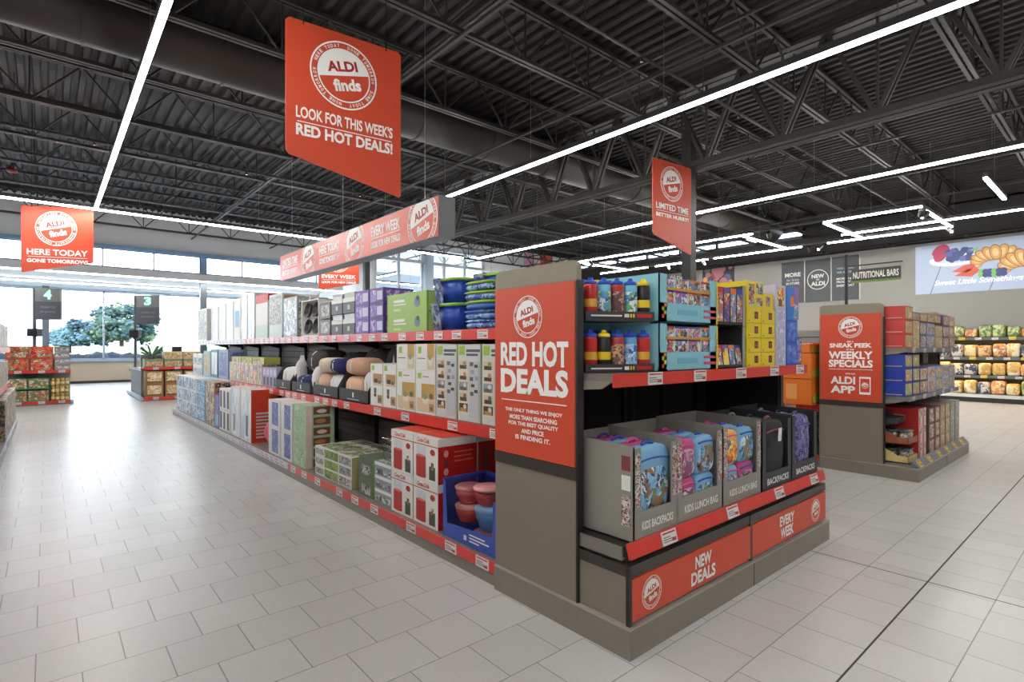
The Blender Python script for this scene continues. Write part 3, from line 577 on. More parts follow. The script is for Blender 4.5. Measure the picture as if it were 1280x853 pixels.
pk('L', 'tall_box', 'pale tall box with blue print in the middle of the pale boxes', 'box', 10.02, 10.45, XT, T, .71, .5, white, [('F', .2, .8, .3, .7, C('sky print', (120, 176, 222))), ('R', .1, .6, .35, .7, C('sky print', (120, 176, 222)))], 'pale tall boxes on the top shelf')
for i, (y0, y1) in enumerate(((9.62, 9.98), (9.2, 9.58))):
    pk('L', 'tall_box', ['far', 'near'][i] + ' one of the two tallest white boxes, next to the red-topped display', 'box', y0, y1, XT, T, .74, .5, white, [('F', .03, .97, .02, .98, palegl), ('R', .04, .96, .02, .3, C('mint print', (196, 220, 208))), ('R', .04, .96, .3, .98, palegl)], 'pale tall boxes on the top shelf')
pk('L', 'display_box', 'white display box with a red header and mint foot on the top shelf', 'box', 8.52, 9.12, XT, T, .68, .5, white, [('F', .02, .98, .8, 1, C('header red', (196, 50, 44))), ('F', .02, .98, 0, .3, C('mint print', (196, 220, 208))), ('R', 0, 1, .84, 1, C('header red', (196, 50, 44))), ('R', .05, .95, .3, .82, photo_grey), ('R', .0, 1, 0, .28, C('mint print', (196, 220, 208)))])
pk('L', 'display_box', 'white display box with brown photo and a slanted white stripe', 'box', 7.86, 8.44, XT, T, .63, .5, C('carton mint white', (206, 222, 220)), [('R', .05, .7, .32, .96, ltan), ('R', .66, .97, .3, .96, white), ('F', .05, .95, .3, .95, photo_grey)])
pk('L', 'cookware_box', 'dark cookware box with round pan pictures on the top shelf', 'box', 7.26, 7.8, XT, T, .54, .42, C('carton steel', (140, 150, 156)), [('F', .05, .95, .04, .96, darkp), ('R', .05, .95, .04, .96, darkp)])
# clear pack of pans
t = thing('pan_set', 'white packed set of dark pans standing upright beside the grey tray boxes', 'pans', (2.72, 6.86, T)); b = MB(); b.box(-.2, .2, -.3, -.28, 0, .46, white); b.box(-.2, .2, .28, .3, 0, .46, white); b.box(-.2, .2, -.3, .3, 0, .015, white); b.box(-.2, .2, -.3, .3, .45, .462, white); b.build('sleeve', t)
for y in (-.16, .12):
    for z in (.12, .33):
        b = MB(); b.lathe([(.03, 0), (.085, .01), (.1, .05), (.095, .05), (.08, .015), (.02, .012)], C('pan black', (36, 36, 40), .35), 16); p = b.build('pan', t, (-.14, y, z)); p.rotation_euler = (0, -PI / 2 + .2, 0)
        b = MB(); b.rod((.09, 0, .04), (.2, 0, .05), .012, C('pan grip', (196, 190, 180)), 6); b.build('handle', p)
for i in range(2):
    pk('L', 'gift_box', ['bottom', 'top'][i] + ' brown-grey gift box beside the packed pans', 'box', 6.16, 6.46, XT, T + .2 * i, .19, .4, C('carton umber', (112, 100, 92)), [('F', .1, .9, .15, .85, photo_grey), ('R', .1, .9, .1, .9, photo_brown)], 'brown-grey gift boxes')
for k in range(2):
    for i, (y0, y1) in enumerate(((5.82, 6.12), (5.5, 5.8))):
        w_ = ('left', 'right')[i] + ' ' + ('lower', 'upper')[k]
        pk('L', 'tray_box', f'{w_} charcoal box with white band in the stack under silver tins', 'box', y0, y1, XT, T + .235 * k, .17, .4, darkgr, [('F', 0, 1, .72, 1, white), ('R', 0, 1, .72, 1, white), ('F', .4, .6, .25, .55, C('print pale', (190, 192, 196)))], 'charcoal boxes with white bands')
        b = MB(); b.box(-.13, .13, -.16, .16, 0, .06, silver); b.box(-.135, .135, -.165, .165, .042, .05, silver); o = b.build('tin', None, (XT + .17, (y0 + y1) / 2, T + .235 * k + .17), -PI / 2); tag(o, f'{w_} silver tin on a charcoal white-banded box', 'tin', 'silver tins')
for j, (y0, y1, m, nm) in enumerate(((5.14, 5.46, purple, 'left, lighter'), (4.83, 5.12, purpd, 'right, darker'))):
    for k in range(3): pk('L', 'gift_box', f'{rown(k, 3)} purple box of the {nm} purple stack', 'box', y0, y1, XT - .01, T + .151 * k, .149, .34, m, [('F', .08, .5, .12, .88, art('purple print', [(150, 120, 200), (110, 80, 170), (196, 176, 220)], 24)), ('F', .55, .94, .2, .8, lav), ('R', .1, .9, .15, .85, art('purple print', [], 1))], 'purple boxes on the top shelf')
for k in range(2):
    pk('L', 'cookware_box', ('lower', 'upper')[k] + ' of the two lime green boxes beside the blue tubs', 'box', 4.06, 4.78, XT + .01, T + .181 * k, .18, .36, limeg, [('F', .06, .09, .1, .9, lime), ('F', .18, .46, .55, .68, white), ('F', .18, .5, .4, .47, white), ('F', .18, .36, .1, .22, C('lime pale', (190, 210, 120))), ('R', .05, .95, .05, .95, C('lime pale', (190, 210, 120)))], 'lime green boxes',
       texts=())
    b = MB(); 
# kettle picture is printed on the lime boxes: small dark ellipse
    b.disc(0, 0, .045, 0, C('kettle print', (110, 120, 140)), 20, 1.1); b.disc(.012, .03, .022, -.0006, C('kettle print dark', (50, 54, 66)), 14)
    o = [x for x in COL.objects if x.name.startswith('cookware_box') and 'lime' in x['label']][-1]; b.build('picture', o, (.2, -.1822, .09))
# blue tubs with printed sleeves
tubm = C('tub blue', (24, 66, 170), .35); rimm = C('tub rim lime', (150, 196, 90), .4); slv = art('sleeve print', [(52, 62, 120), (70, 84, 150), (40, 46, 90), (130, 150, 190), (150, 160, 120)], 16)
def tub_proto():
    t = thing('laundry_tub', 'x', 'tub', (0, 0, 0), -PI / 2); n = 28
    def rr(hx, hy, z, r=.35):
        out = []
        for i in range(n):
            a = 2 * PI * i / n; c, s = math.cos(a), math.sin(a); out.append((hx * math.copysign(abs(c) ** .5, c), hy * math.copysign(abs(s) ** .5, s), z))
        return out
    def loft(b, rows, m): b.faces([p for r in rows for p in r], [(j * n + i, j * n + (i + 1) % n, (j + 1) * n + (i + 1) % n, (j + 1) * n + i) for j in range(len(rows) - 1) for i in range(n)] + [tuple(range(n - 1, -1, -1))], m, True)
    b = MB(); loft(b, [rr(.16, .2, 0), rr(.19, .23, .21), rr(.18, .22, .21), rr(.155, .195, .02)], tubm); b.build('body', t)
    b = MB(); loft(b, [rr(.188, .228, .2), rr(.205, .245, .205), rr(.205, .245, .225), rr(.185, .225, .222), rr(.18, .22, .2)], rimm); b.build('rim', t)
    b = MB()
    vs = [(-.13, -.232, .004), (-.02, -.232, .004), (-.03, -.262, .23), (-.15, -.262, .23), (-.13, -.1, .006), (-.02, -.1, .006), (-.03, .1, .232), (-.15, .1, .232)]
    b.faces(vs, [(0, 1, 2, 3), (3, 2, 6, 7)], slv); b.faces([(-.132, -.21, .002), (-.018, -.21, .002), (-.018, -.234, .006), (-.132, -.234, .006)], [(0, 1, 2, 3)], slv); b.build('sleeve', t)
    return t
tp = tub_proto(); tp.location = (2.74, 3.8, T); tp['label'] = 'lower far blue tub with printed sleeve, touching the lime green boxes'; tp['group'] = 'blue tubs on the top shelf'
dup(tp, 'lower near blue tub with printed sleeve, under the mint-striped one', (2.86, 3.42, T)).scale = (1, .8, 1); o = dup(tp, 'upper far blue tub with printed sleeve, stacked above the lime box corner', (2.76, 3.82, T + .225)); o.scale = (.95,) * 3
o = dup(tp, 'upper near blue tub, tallest of the stack, beside the flat lime containers', (2.86, 3.4, T + .227)); o.scale = (1.15, .8, 1.0)
fcl = art('blue pack print', [(60, 80, 170), (90, 120, 200), (150, 190, 220), (50, 60, 120)], 16)
for k in range(5):
    t = thing('food_container', f'{rown(k, 5)} flat lunch container of the blue and lime stack beside the red panel', 'container', (2.55 + .006 * (k % 2), 3.27 + .015 * (k % 2), T + .073 * k), -PI / 2 + .06 * (k % 2), 'flat lunch containers')
    b = MB(); b.blob((0, 0, .025), (.17, .1, .026), fcl if k != 2 else C('container blue', (50, 100, 180)), 16, 6, 4); b.build('bowl', t); b = MB(); b.blob((0, 0, .058), (.178, .108, .013), lime if k in (2, 3, 4) else fcl, 16, 4, 4); b.build('lid', t)
# ------------------------------------------------------------------ first run, middle shelf (z .87)
S = .87; XM = 2.29
for i, y in enumerate((12.8, 12.35)):
    for k in range(2): pk('L', 'gift_box', f'{rown(k, 2)} white and dark box, {("farther", "nearer")[i]} pair at far end of middle shelf', 'box', y - .4, y, XM, S + .21 * k, .2, .35, white, [('F', .1, .9, .1, .6, icefr), ('R', .1, .9, .1, .6, icefr)], 'small white boxes on the middle shelf')
for i, (y0, y1, h, m, a) in enumerate(((11.25, 11.8, .47, C('print cyan', (150, 200, 222)), photo_room), (10.68, 11.2, .5, C('print teal', (90, 140, 150)), palegl), (9.95, 10.6, .5, C('print lilac', (150, 160, 196)), blueart))):
    pk('L', 'tall_box', ['cyan tall box with tan picture', 'teal and white tall box', 'lilac blue tall box'][i] + ' near the far end of the middle shelf', 'box', y0, y1, XM, S, h, .3, m, [('F', .1, .9, .1, .9, a), ('R', .15, .85, .1, .9, a)])
for i in range(8):
    y = 9.85 - .225 * i; pk('L', 'activity_book', f'{ORD[i]} colourful boxed book from the far end of the boxed book row', 'book', y - .21, y, XM, S, .3, .25, C('cover base', (214, 200, 190)), [('F', .05, .95, .05, .95, magz), ('R', .05, .95, .05, .95, magz)], 'colourful boxed books')
for i in range(3):
    y = 9.8 - .6 * i; pk('L', 'activity_set', ['far', 'middle', 'near'][i] + ' olive-yellow flat set lying on the colourful boxed books', 'box', y - .56, y, XM + .02, S + .3, .09, .22, C('olive yellow', (176, 176, 76)), [('F', .04, .96, .1, .9, art('olive print', [(190, 180, 70), (120, 120, 50), (206, 196, 110)], 16))], 'olive-yellow flat sets')
for i in range(4):
    y = 8.02 - .15 * i; pk('L', 'craft_box', f'{ORD[i]} purple and white striped slim box, counted from the boxed books', 'box', y - .14, y, XM, S, .26, .25, C('slim lilac', (168, 160, 190)), [('F', .2, .8, .05, .5, C('ink', (50, 50, 70))), ('F', .1, .9, .6, .9, lav)], 'slim striped boxes')
fur = mat('plush charcoal', (66, 62, 60), .95, var=.3, vs=60, bump=.6); furw = mat('plush white', (226, 226, 228), .95, var=.06, vs=50, bump=.5); peach = mat('plush peach', (216, 178, 152), .95, var=.08, vs=50, bump=.5); cream = mat('plush cream', (222, 208, 186), .95, var=.08, vs=50, bump=.5); nvf = mat('plush navy', (40, 50, 100), .95, var=.15, vs=50, bump=.5)
def tray(y0, y1, label, h=.12, d=.42):
    w = y1 - y0; t = thing('shelf_tray', label, 'tray', (XM - .01, (y0 + y1) / 2, S), -PI / 2, 'charcoal shelf trays'); b = MB(); g = .006; m = M['cardd']
    b.box(-w / 2, w / 2, 0, d, 0, g, m); b.box(-w / 2, w / 2, 0, g, 0, h, m); b.box(-w / 2, w / 2, d - g, d, 0, h * 2.6, m)
    for x in (-w / 2, w / 2 - g): b.prism([(0, 0), (d, 0), (d, h * 2.6), (.1, h * 2.4), (0, h)], x, x + g, m)
    b.build('carton', t, tidy=True); b = MB(); b.box(-.015, .015, -.002, 0, h * .35, h * .75, white); b.box(-w * .2, w * .2, -.002, 0, h * .15, h * .22, C('print pale', (190, 192, 196))); b.build('logo', t); return t
tray(6.86, 7.42, 'charcoal shelf tray holding a white bundle, farthest of the four'); tray(6.2, 6.8, 'charcoal shelf tray with the navy bundle under charcoal plush'); tray(5.42, 6.1, 'charcoal shelf tray with two by two plush rolls'); tray(4.72, 5.38, 'charcoal shelf tray with two peach rolls, next to white picture boxes')
def roll(c, r, m, label, grp='plush blanket rolls', rot=0):
    """folded plush throw: rounded bundle with a fold seam and a paper band"""
    t = thing('plush_throw', label, 'blanket', (c[0], c[1], c[2]), rot, grp); b = MB(); b.blob((0, 0, r[2]), r, m, 20, 12, 3.2, .035)
    b.build('bundle', t); b = MB(); b.blob((-r[0] * .05, 0, r[2]), (r[0] * 1.0, r[1] * .16, r[2] * 1.015), C('paper band', (206, 200, 196)), 14, 9, 2.8); b.build('band', t)
roll((2.5, 7.14, S + .008), (.19, .23, .14), furw, 'white plush bundle in the farthest charcoal tray')
roll((2.46, 6.5, S + .008), (.17, .27, .1), nvf, 'navy plush bundle in the tray beside a leaning white bag'); roll((2.62, 6.52, S + .21), (.2, .27, .15), fur, 'charcoal plush bundle piled on the navy one')
roll((2.45, 5.92, S + .008), (.15, .15, .12), peach, 'peach plush roll, lower left of four rolls'); roll((2.45, 5.92, S + .25), (.15, .15, .085), cream, 'cream plush roll, upper left of four rolls'); roll((2.45, 5.6, S + .008), (.15, .14, .12), furw, 'white plush roll, lower right of four rolls'); roll((2.45, 5.6, S + .25), (.15, .14, .085), nvf, 'navy plush roll, upper right of four rolls')
roll((2.45, 5.14, S + .008), (.16, .2, .12), peach, 'lower peach plush roll in the tray next to white picture boxes'); roll((2.45, 5.14, S + .25), (.16, .2, .09), mat('plush rose', (206, 164, 140), .95, var=.1, vs=50, bump=.5), 'upper rosy plush roll in the tray next to white picture boxes')
roll((2.46, 4.84, S + .008), (.15, .09, .15), furw, 'white plush bundle squeezed right of the peach rolls', rot=.15)
for i, y in enumerate((6.1, 5.5, 4.95)): roll((2.83, y, S), (.17, .25, .24 + .02 * i), fur, ['left', 'middle', 'right'][i] + ' of the dark plush bundles deep behind the trays', 'dark plush bundles at the back')
P1 = C('print oak', (178, 134, 80)); P2 = C('print espresso', (70, 52, 42)); P3 = C('print linen', (222, 212, 196)); P4 = C('print sage', (136, 146, 104)); P5 = C('print shadow', (96, 92, 86)); P6 = C('print mustard', (188, 150, 72)); P7 = C('print sand', (210, 190, 158)); P8 = C('print steel', (150, 154, 158))
def poly_bag(c, r, m, label, lean):
    t = thing('plush_bag', label, 'bag', c, lean, 'clear bagged plush'); b = MB(); b.blob((0, 0, r[2]), r, m, 14, 10, 2.3, .04); b.build('bag', t); b = MB(); b.prism([(-.05, 0), (.05, 0), (.03, .06), (-.03, .06)], -.004, .004, C('header card', (206, 206, 206))); b.build('hang_tab', t, (0, 0, 2 * r[2] - .01))
poly_bag((2.42, 6.84, S + .005), (.1, .06, .19), furw, 'white bagged plush leaning left of the navy bundle', .3); poly_bag((2.4, 6.15, S + .005), (.12, .07, .16), furw, 'white bagged plush left of the four rolls', .3)
for i, (y0, y1) in enumerate(((4.45, 4.69), (4.2, 4.44))):
    pk('L', 'picture_frame_box', ['left', 'right'][i] + ' slim white box with brown picture, right of the plush trays', 'box', y0, y1, XM, S, .385, .3, white, [('F', .1, .32, .84, .96, lime), ('F', .22, .95, .48, .76, P1), ('F', .22, .95, .48, .56, P7), ('F', .3, .6, .54, .64, P2), ('F', .65, .85, .53, .6, P5), ('F', .3, .5, .3, .42, P5), ('Fo', .4, .1, .25, .05, P2), ('F', .6, .95, .06, .26, P1), ('F', .68, .86, .1, .2, P5), ('R', 0, .1, 0, 1, C('lime edge', (176, 196, 110)))], 'slim white picture boxes')
for i, (y0, y1) in enumerate(((3.88, 4.19), (3.58, 3.87))):
    pk('L', 'vase_box', ['left', 'right'][i] + ' lower white box with mustard photo on the middle shelf', 'box', y0, y1, XM, S, .345, .3, white, [('F', .1, .3, .82, .95, lime), ('F', .3, .98, .34, .7, P6), ('F', .05, .98, .04, .36, P7), ('Fo', .5, .17, .32, .09, P3), ('Fo', .48, .14, .4, .06, P4), ('Fo', .8, .1, .42, .07, P5), ('F', .42, .46, .4, .58, P4), ('F', .7, .94, .07, .25, P1), ('F', .76, .88, .1, .18, P5), ('F', .38, .7, .85, .88, P8)], 'white boxes with mustard photo')
    pk('L', 'vase_box', ['left', 'right'][i] + ' upper white box with mustard photo, on top of its twin', 'box', y0, y1, XM, S + .347, .215, .3, white, [('F', .12, .3, .64, .9, lime), ('F', .6, .95, .5, 1, P6), ('F', .6, .95, .05, .5, P7), ('Fo', .76, .12, .35, .16, P3), ('Fo', .74, .09, .5, .1, P4), ('F', .08, .5, .44, .47, darkgr)], 'white boxes with mustard photo')
for i, (y0, y1) in enumerate(((3.29, 3.56), (3.0, 3.27), (2.71, 2.98))):
    pk('L', 'shelf_kit_box', ['left', 'middle', 'right'][i] + ' of three tall grey-white boxes with column of photos', 'box', y0, y1, XM, S, .555, .26, C('carton cool white', (206, 206, 206)), [('F', .05, .32, .86, .98, lime), ('F', .38, .98, .9, .935, darkgr), ('F', .38, .9, .85, .88, darkgr), ('F', .05, .46, .1, .8, P3), ('F', .06, .45, 0.12, 0.23, P2), ('F', .1, .4, 0.12, 0.17, P1), ('Fo', .32, .07, 0.19, .03, P3), ('F', .06, .45, 0.26, 0.37, P7), ('F', .1, .4, 0.26, 0.31, P2), ('Fo', .32, .07, 0.33, .03, P5), ('F', .06, .45, 0.40, 0.51, P8), ('F', .1, .4, 0.40, 0.45, P5), ('Fo', .32, .07, 0.47, .03, P3), ('F', .06, .45, 0.54, 0.65, P3), ('F', .1, .4, 0.54, 0.59, P2), ('Fo', .32, .07, 0.61, .03, P1), ('F', .06, .45, 0.68, 0.79, P7), ('F', .1, .4, 0.68, 0.73, P2), ('Fo', .32, .07, 0.75, .03, P4), ('F', .52, .96, .3, .78, C('print cool', (190, 194, 200))), ('F', 0.56, 0.71, 0.72, 0.77, P5), ('F', 0.76, 0.91, 0.70, 0.74, P2), ('F', 0.6, 0.75, 0.62, 0.67, P8), ('F', 0.56, 0.71, 0.53, 0.58, P5), ('F', 0.78, 0.93, 0.54, 0.59, P8), ('F', 0.62, 0.77, 0.45, 0.49, P2), ('F', 0.76, 0.91, 0.38, 0.42, P2), ('F', 0.58, 0.73, 0.34, 0.39, P5), ('F', .52, .96, .04, .3, C('print cool', (190, 194, 200))), ('R', 0, .16, 0, 1, C('lime edge', (176, 196, 110)))], 'tall grey-white shelf kit boxes')
# ------------------------------------------------------------------ first run, bottom deck (z .14)
D = .14; XB = 2.03
for j, (y1, w, n, m) in enumerate(((13.0, .62, 3, icefr), (12.34, .62, 3, icefr), (11.68, .62, 3, icefr), (11.02, .64, 3, art('sky small boxes', [(120, 180, 230), (60, 90, 140), (190, 220, 240), (50, 50, 70)], 14)), (10.32, .64, 4, art('tan small boxes', [(176, 146, 110), (90, 60, 50), (214, 196, 170), (60, 46, 44)], 12)))):
    hh = .705 / n
    for k in range(n): pk('L', 'gift_box', f'{rown(k, n)} box of the {["first pale", "second pale", "third pale", "sky blue", "tan"][j]} stack at the far bottom shelf end', 'box', y1 - w, y1, XB, D + hh * k, hh - .003, .4, [white, white, white, C('print cyan', (150, 200, 222)), ltan][j], [('F', .04, .96, .06, .94, m), ('R', .04, .96, .06, .94, m)], 'stacked boxes at the far bottom end')
pk('L', 'gift_box', 'narrow purple box left of the dark-windowed white boxes', 'box', 9.38, 9.64, XB, D, .52, .4, purple, [('R', .1, .9, .5, .95, lav), ('F', .1, .9, .05, .4, C('sky print', (120, 176, 222)))])
for k in range(2): pk('L', 'gift_box', f'{rown(k, 2)} white box with dark windows, beside the narrow purple box', 'box', 8.7, 9.34, XB, D + .32 * k, .315, .4, white, [('F', .06, .24, .1, .9, C('ink', (50, 50, 70))), ('F', .38, .56, .1, .9, C('ink', (50, 50, 70))), ('F', .72, .9, .1, .9, C('ink', (50, 50, 70))), ('R', .1, .9, .1, .8, photo_grey)], 'white boxes with dark windows')
pk('L', 'tall_box', 'white tall box behind the red-sided tall box', 'box', 8.16, 8.66, XB, D, .7, .45, white, [('F', .05, .95, .03, .97, palegl), ('F', .3, .45, .1, .45, darkgr), ('R', .1, .9, .05, .95, palegl)])
o = pk('L', 'tall_box', 'white tall box with a bright red narrow side', 'box', 7.62, 8.12, XB, D, .7, .3, white, [('F', .05, .95, .03, .97, palegl), ('F', .5, .7, .1, .5, darkgr), ('R', 0, 1, 0, 1, redc)]); b = MB()
for k in range(8): b.box(-.09, .09, -.001, 0, .06 + .045 * k, .085 + .045 * k, C('print cream', (228, 210, 200)))
b.build('lettering', o, (.2512, 0, 0), PI / 2)
for (y, x, r, m, l) in ((7.4, 2.55, .22, C('ball blue', (40, 84, 170), .35), 'big blue play ball on the bottom shelf'), (7.1, 2.25, .2, C('ball pink', (224, 84, 120), .35), 'pink play ball in front of the blue ball')):
    b = MB(); b.blob((0, 0, 0), (r, r, r), m, 24, 14)
    for a in range(6): t_ = a * PI / 6; b.ring(0, 0, r * 1.0, r * 1.012, 0, m)
    tag(b.build('play_ball', None, (x, y, D + r)), l, 'ball')
for j, (y0, y1) in enumerate(((6.46, 6.88), (6.05, 6.42))):
    for k in range(2): pk('L', 'storage_box', f'{("lower", "upper")[k]} tall white box with blue panel, {("left", "right")[j]} column beside pale green stack', 'box', y0, y1, XB, D + .322 * k, .32, .42, white, [('F', .3, .85, .08, .92, blueart), ('R', .1, .9, .1, .9, C('print cool', (190, 194, 200)))], 'white boxes with blue panels')
for k in range(6): pk('L', 'gift_set_box', f'{rown(k, 6)} of six pale green boxes stacked in a column', 'box', 5.63, 6.01, XB, D + .109 * k, .107, .3, palegr, [('F', .08, .92, .15, .85, art('pale green print', [(168, 196, 160), (146, 180, 146), (190, 210, 176)], 16)), ('R', .25, .85, .12, .88, C('print chestnut', (120, 70, 56))), ('Ro', .55, .18, .45, .2, P3) if k % 2 else ('Ro', .5, .2, .5, .22, P1), ('R', 0, .2, 0, 1, C('print cream', (228, 210, 190)))], 'pale green stacked boxes', jig=.012)
for k in range(3): pk('L', 'tray_set_box', f'{rown(k, 3)} of three flat green and white boxes stacked low', 'box', 4.55, 5.4, XB + .01, D + .095 * k, .093, .5, white, [('F', .28, .66, .08, .92, art('garden print', [(120, 150, 70), (150, 170, 90), (90, 110, 60)], 22)), ('F', .02, .25, .2, .8, photo_grey), ('F', .68, .98, .1, .9, photo_grey), ('T', .05, .95, .05, .95, art('garden print top', [(120, 140, 80), (206, 206, 196), (110, 96, 80), (150, 160, 110)], 9)), ('R', 0, 1, 0, 1, C('olive pale', (170, 168, 110)))], 'flat green and white boxes', jig=.01)
for k in range(2): pk('L', 'lantern_box', f'{rown(k, 2)} narrow dark green box between flat boxes and wire basket', 'box', 4.15, 4.42, XB + .02, D + .165 * k, .163, .4, C('carton forest', (88, 104, 84)), [('F', .2, .8, .1, .6, photo_grey), ('R', 0, .3, 0, 1, lime)], 'narrow dark green boxes')
for k in range(3): pk('L', 'serving_set_box', f'{rown(k, 3)} flat silver and dark box beneath the wire basket', 'box', 3.84, 4.12, XB + .02, D + .11 * k, .108, .45, C('carton steel', (140, 150, 156)), [('F', .05, .95, .1, .5, darkp), ('F', 0, 1, .75, 1, white), ('T', .05, .95, .05, .95, photo_grey)], 'flat silver boxes')
t = thing('wire_basket', 'chrome wire basket on the flat silver boxes', 'basket', (2.3, 3.98, D + .332)); b = MB(); hx, hy = .17, .13
for z in (0, .06, .12, .18):
    q = 1 + z * .5; P = [(-hx * q, -hy * q, z), (hx * q, -hy * q, z), (hx * q, hy * q, z), (-hx * q, hy * q, z)]
    for i in range(4): b.rod(P[i], P[(i + 1) % 4], .0035, M['chrome'], 5)
b.build('rings', t); b = MB()
for k in range(7):
    a = -hx + 2 * hx * k / 6; c = -hy + 2 * hy * k / 6
    for s in (-1, 1): b.rod((a, s * hy, 0), (a * 1.09, s * hy * 1.09, .18), .0025, M['chrome'], 4); b.rod((s * hx, c, 0), (s * hx * 1.09, c * 1.09, .18), .0025, M['chrome'], 4)
    b.rod((a, -hy, 0), (a, hy, 0), .0025, M['chrome'], 4)
b.build('wires', t)
bowlpic = C('print jug red', (178, 52, 44)); skin = C('print glass', (70, 76, 60))
for k in range(2):
    for j, (y0, y1) in enumerate(((3.475, 3.8), (3.14, 3.465))):
        dec = [('F', 0, 1, .82, 1, white), ('F', 0, 1, .8, .82, cola), ('F', .12, .52, .08, .55, bowlpic), ('Fo', .32, .2, .55, .03, C('print pink', (214, 120, 110))), ('Fo', .32, .2, .08, .025, bowlpic), ('F', .66, .9, .06, .36, skin), ('F', .74, .84, .3, .45, photo_brown), ('Fo', .8, .1, .68, .07, C('print dot red', (170, 50, 50))), ('F', .14, .54, .58, .78, C('print ice', (206, 214, 222))), ('R', 0, 1, 0, .82, cola), ('Ro', .2, .06, .66, .08, C('print rosy', (214, 160, 150))), ('Ro', .2, .06, .46, .08, C('print plum', (120, 50, 70))), ('Ro', .2, .06, .26, .08, C('print rosy', (214, 160, 150))), ('R', .4, .9, .66, .69, C('print pale red', (214, 110, 100))), ('R', .4, .86, .56, .59, C('print pale red', (214, 110, 100))), ('R', .4, .9, .46, .49, C('print pale red', (214, 110, 100))), ('T', 0, 1, .12, 1, redc)]
        pk('L', 'drink_maker_box', f'{("lower", "upper")[k]} {("left", "right")[j]} red and white drink maker carton on the bottom shelf', 'box', y0, y1, XB, D + .316 * k, .314, .33, white, dec, 'red and white drink maker cartons', [('Coca-Cola', .42, .91, .5, .1, cola)])
    pk('L', 'drink_maker_box', f'{("lower", "upper")[k]} red carton standing behind the front red and white cartons', 'box', 3.14, 3.465, XB + .345, D + .316 * k, .314, .33, white, [('R', 0, 1, 0, .82, cola), ('R', .1, .3, .2, .7, C('print maroon', (120, 60, 60))), ('T', 0, 1, 0, 1, redc)], 'red cartons behind')
# blue open carton of lidded bowls
t = thing('bowl_set_pack', 'blue open-window carton of red and blue lidded bowls beside red panel', 'bowl set', (2.03, 2.77, D), -PI / 2); w = .6; b = MB(); g = .008; blu = C('pack blue', (52, 80, 172), .4)
b.box(-w / 2, w / 2, 0, .36, 0, g, blu); b.box(-w / 2, w / 2, .35, .36, 0, .38, blu); b.box(-w / 2, -w / 2 + g, 0, .36, 0, .38, blu); b.box(w / 2 - g, w / 2, 0, .36, 0, .34, blu)
b.prism([(-w / 2, 0), (w / 2, 0), (w / 2, .36), (w / 2 - .06, .33), (w / 2 - .07, .12), (-w / 2 + .05, .09), (-w / 2 + .03, .36), (-w / 2, .38)], -.004, .002, blu, 'y')
b.build('carton', t, tidy=True); b = MB()
for z, q in ((.075, .16), (.055, .2), (.035, .1)): b.box(.0, q, -.006, -.004, z - .004, z + .004, white)
b.box(-.06, -.03, -.006, -.004, .03, .06, C('print ice', (206, 214, 222))); b.build('lettering', t)
b = MB(); b.poly([(-w / 2 + .03, -.0005, .08), (w / 2 - .03, -.0005, .1), (w / 2 - .03, -.0005, .335), (-w / 2 + .03, -.0005, .365)], FILM); b.poly([(-w / 2 + .01, .01, .365), (w / 2 - .01, .01, .345), (w / 2 - .01, .34, .345), (-w / 2 + .01, .34, .365)], FILM); b.build('film_window', t)
rb = C('bowl red', (200, 76, 78), .25); bb = C('bowl blue', (90, 146, 196), .25); lidm = C('lid rose', (224, 150, 150), .3); lidb = C('lid ice blue', (140, 180, 216), .3)
for (x, y, z, r, h, m, l, nm) in ((-.18, .13, .1, .095, .09, rb, lidm, 'lower left red'), (-.18, .13, .225, .095, .09, rb, lidm, 'upper left red'), (.06, .14, .012, .125, .05, rb, lidm, 'flat wide red'), (.05, .14, .1, .11, .12, bb, lidb, 'large blue'), (.02, .14, .255, .1, .09, rb, lidm, 'top middle red'), (.21, .15, .27, .075, .07, bb, lidb, 'top right blue'), (.22, .14, .06, .06, .13, lidb, lidm, 'right pale blue')):
    q = thing('lidded_bowl', nm + ' lidded bowl in the blue open carton', 'bowl', (2.03 + y, 2.77 - x, D + z), 0, 'lidded bowls in the blue carton'); c = MB(); c.lathe([(r * .7, 0), (r * .95, h * .6), (r, h), (r * .5, h)], m, 18); c.build('bowl', q)
    c = MB(); c.lathe([(r * 1.03, h), (r * 1.06, h + .012), (r * .9, h + .022), (r * .3, h + .025)], l, 18); c.build('lid', q)
# ================================================================== endcap goods
# drink bottles standing in two charcoal trays (upper tray rests on a clear divider box)
TO = (2.065, 1.83); TA = -.465
def tl(x, y): return (TO[0] + x * math.cos(TA) - y * math.sin(TA), TO[1] + x * math.sin(TA) + y * math.cos(TA))
def bottle_tray(z, label):
    t = thing('bottle_tray', label, 'tray', (*TO, z), TA, 'charcoal bottle trays'); b = MB(); w = .385; m = M['cardd']
    P = [(0, 0), (w, 0), (w, .055), (.22, .2), (0, .2)]; b.prism(P, 0, .005, m, 'z')
    for i in range(5):
        (x0, y0), (x1, y1) = P[i], P[(i + 1) % 5]; l = math.hypot(x1 - x0, y1 - y0); nx, ny = -(y1 - y0) / l * .004, (x1 - x0) / l * .004
        b.prism([(x0, y0), (x1, y1), (x1 + nx, y1 + ny), (x0 + nx, y0 + ny)], 0, .042, m, 'z')
    b.build('carton', t, tidy=True)
    b = MB(); b.box(.03, .2, -.002, 0, .016, .024, white); b.box(.215, .24, -.002, 0, .012, .03, white); b.box(.247, .256, -.002, 0, .012, .03, yell); b.box(.262, .271, -.002, 0, .012, .03, yell); b.box(.285, .37, -.002, 0, .012, .03, cola); b.build('lettering', t)
bottle_tray(1.274, 'lower charcoal tray of drink bottles on the endcap shelf'); bottle_tray(1.545, 'upper charcoal tray of drink bottles on the endcap shelf')
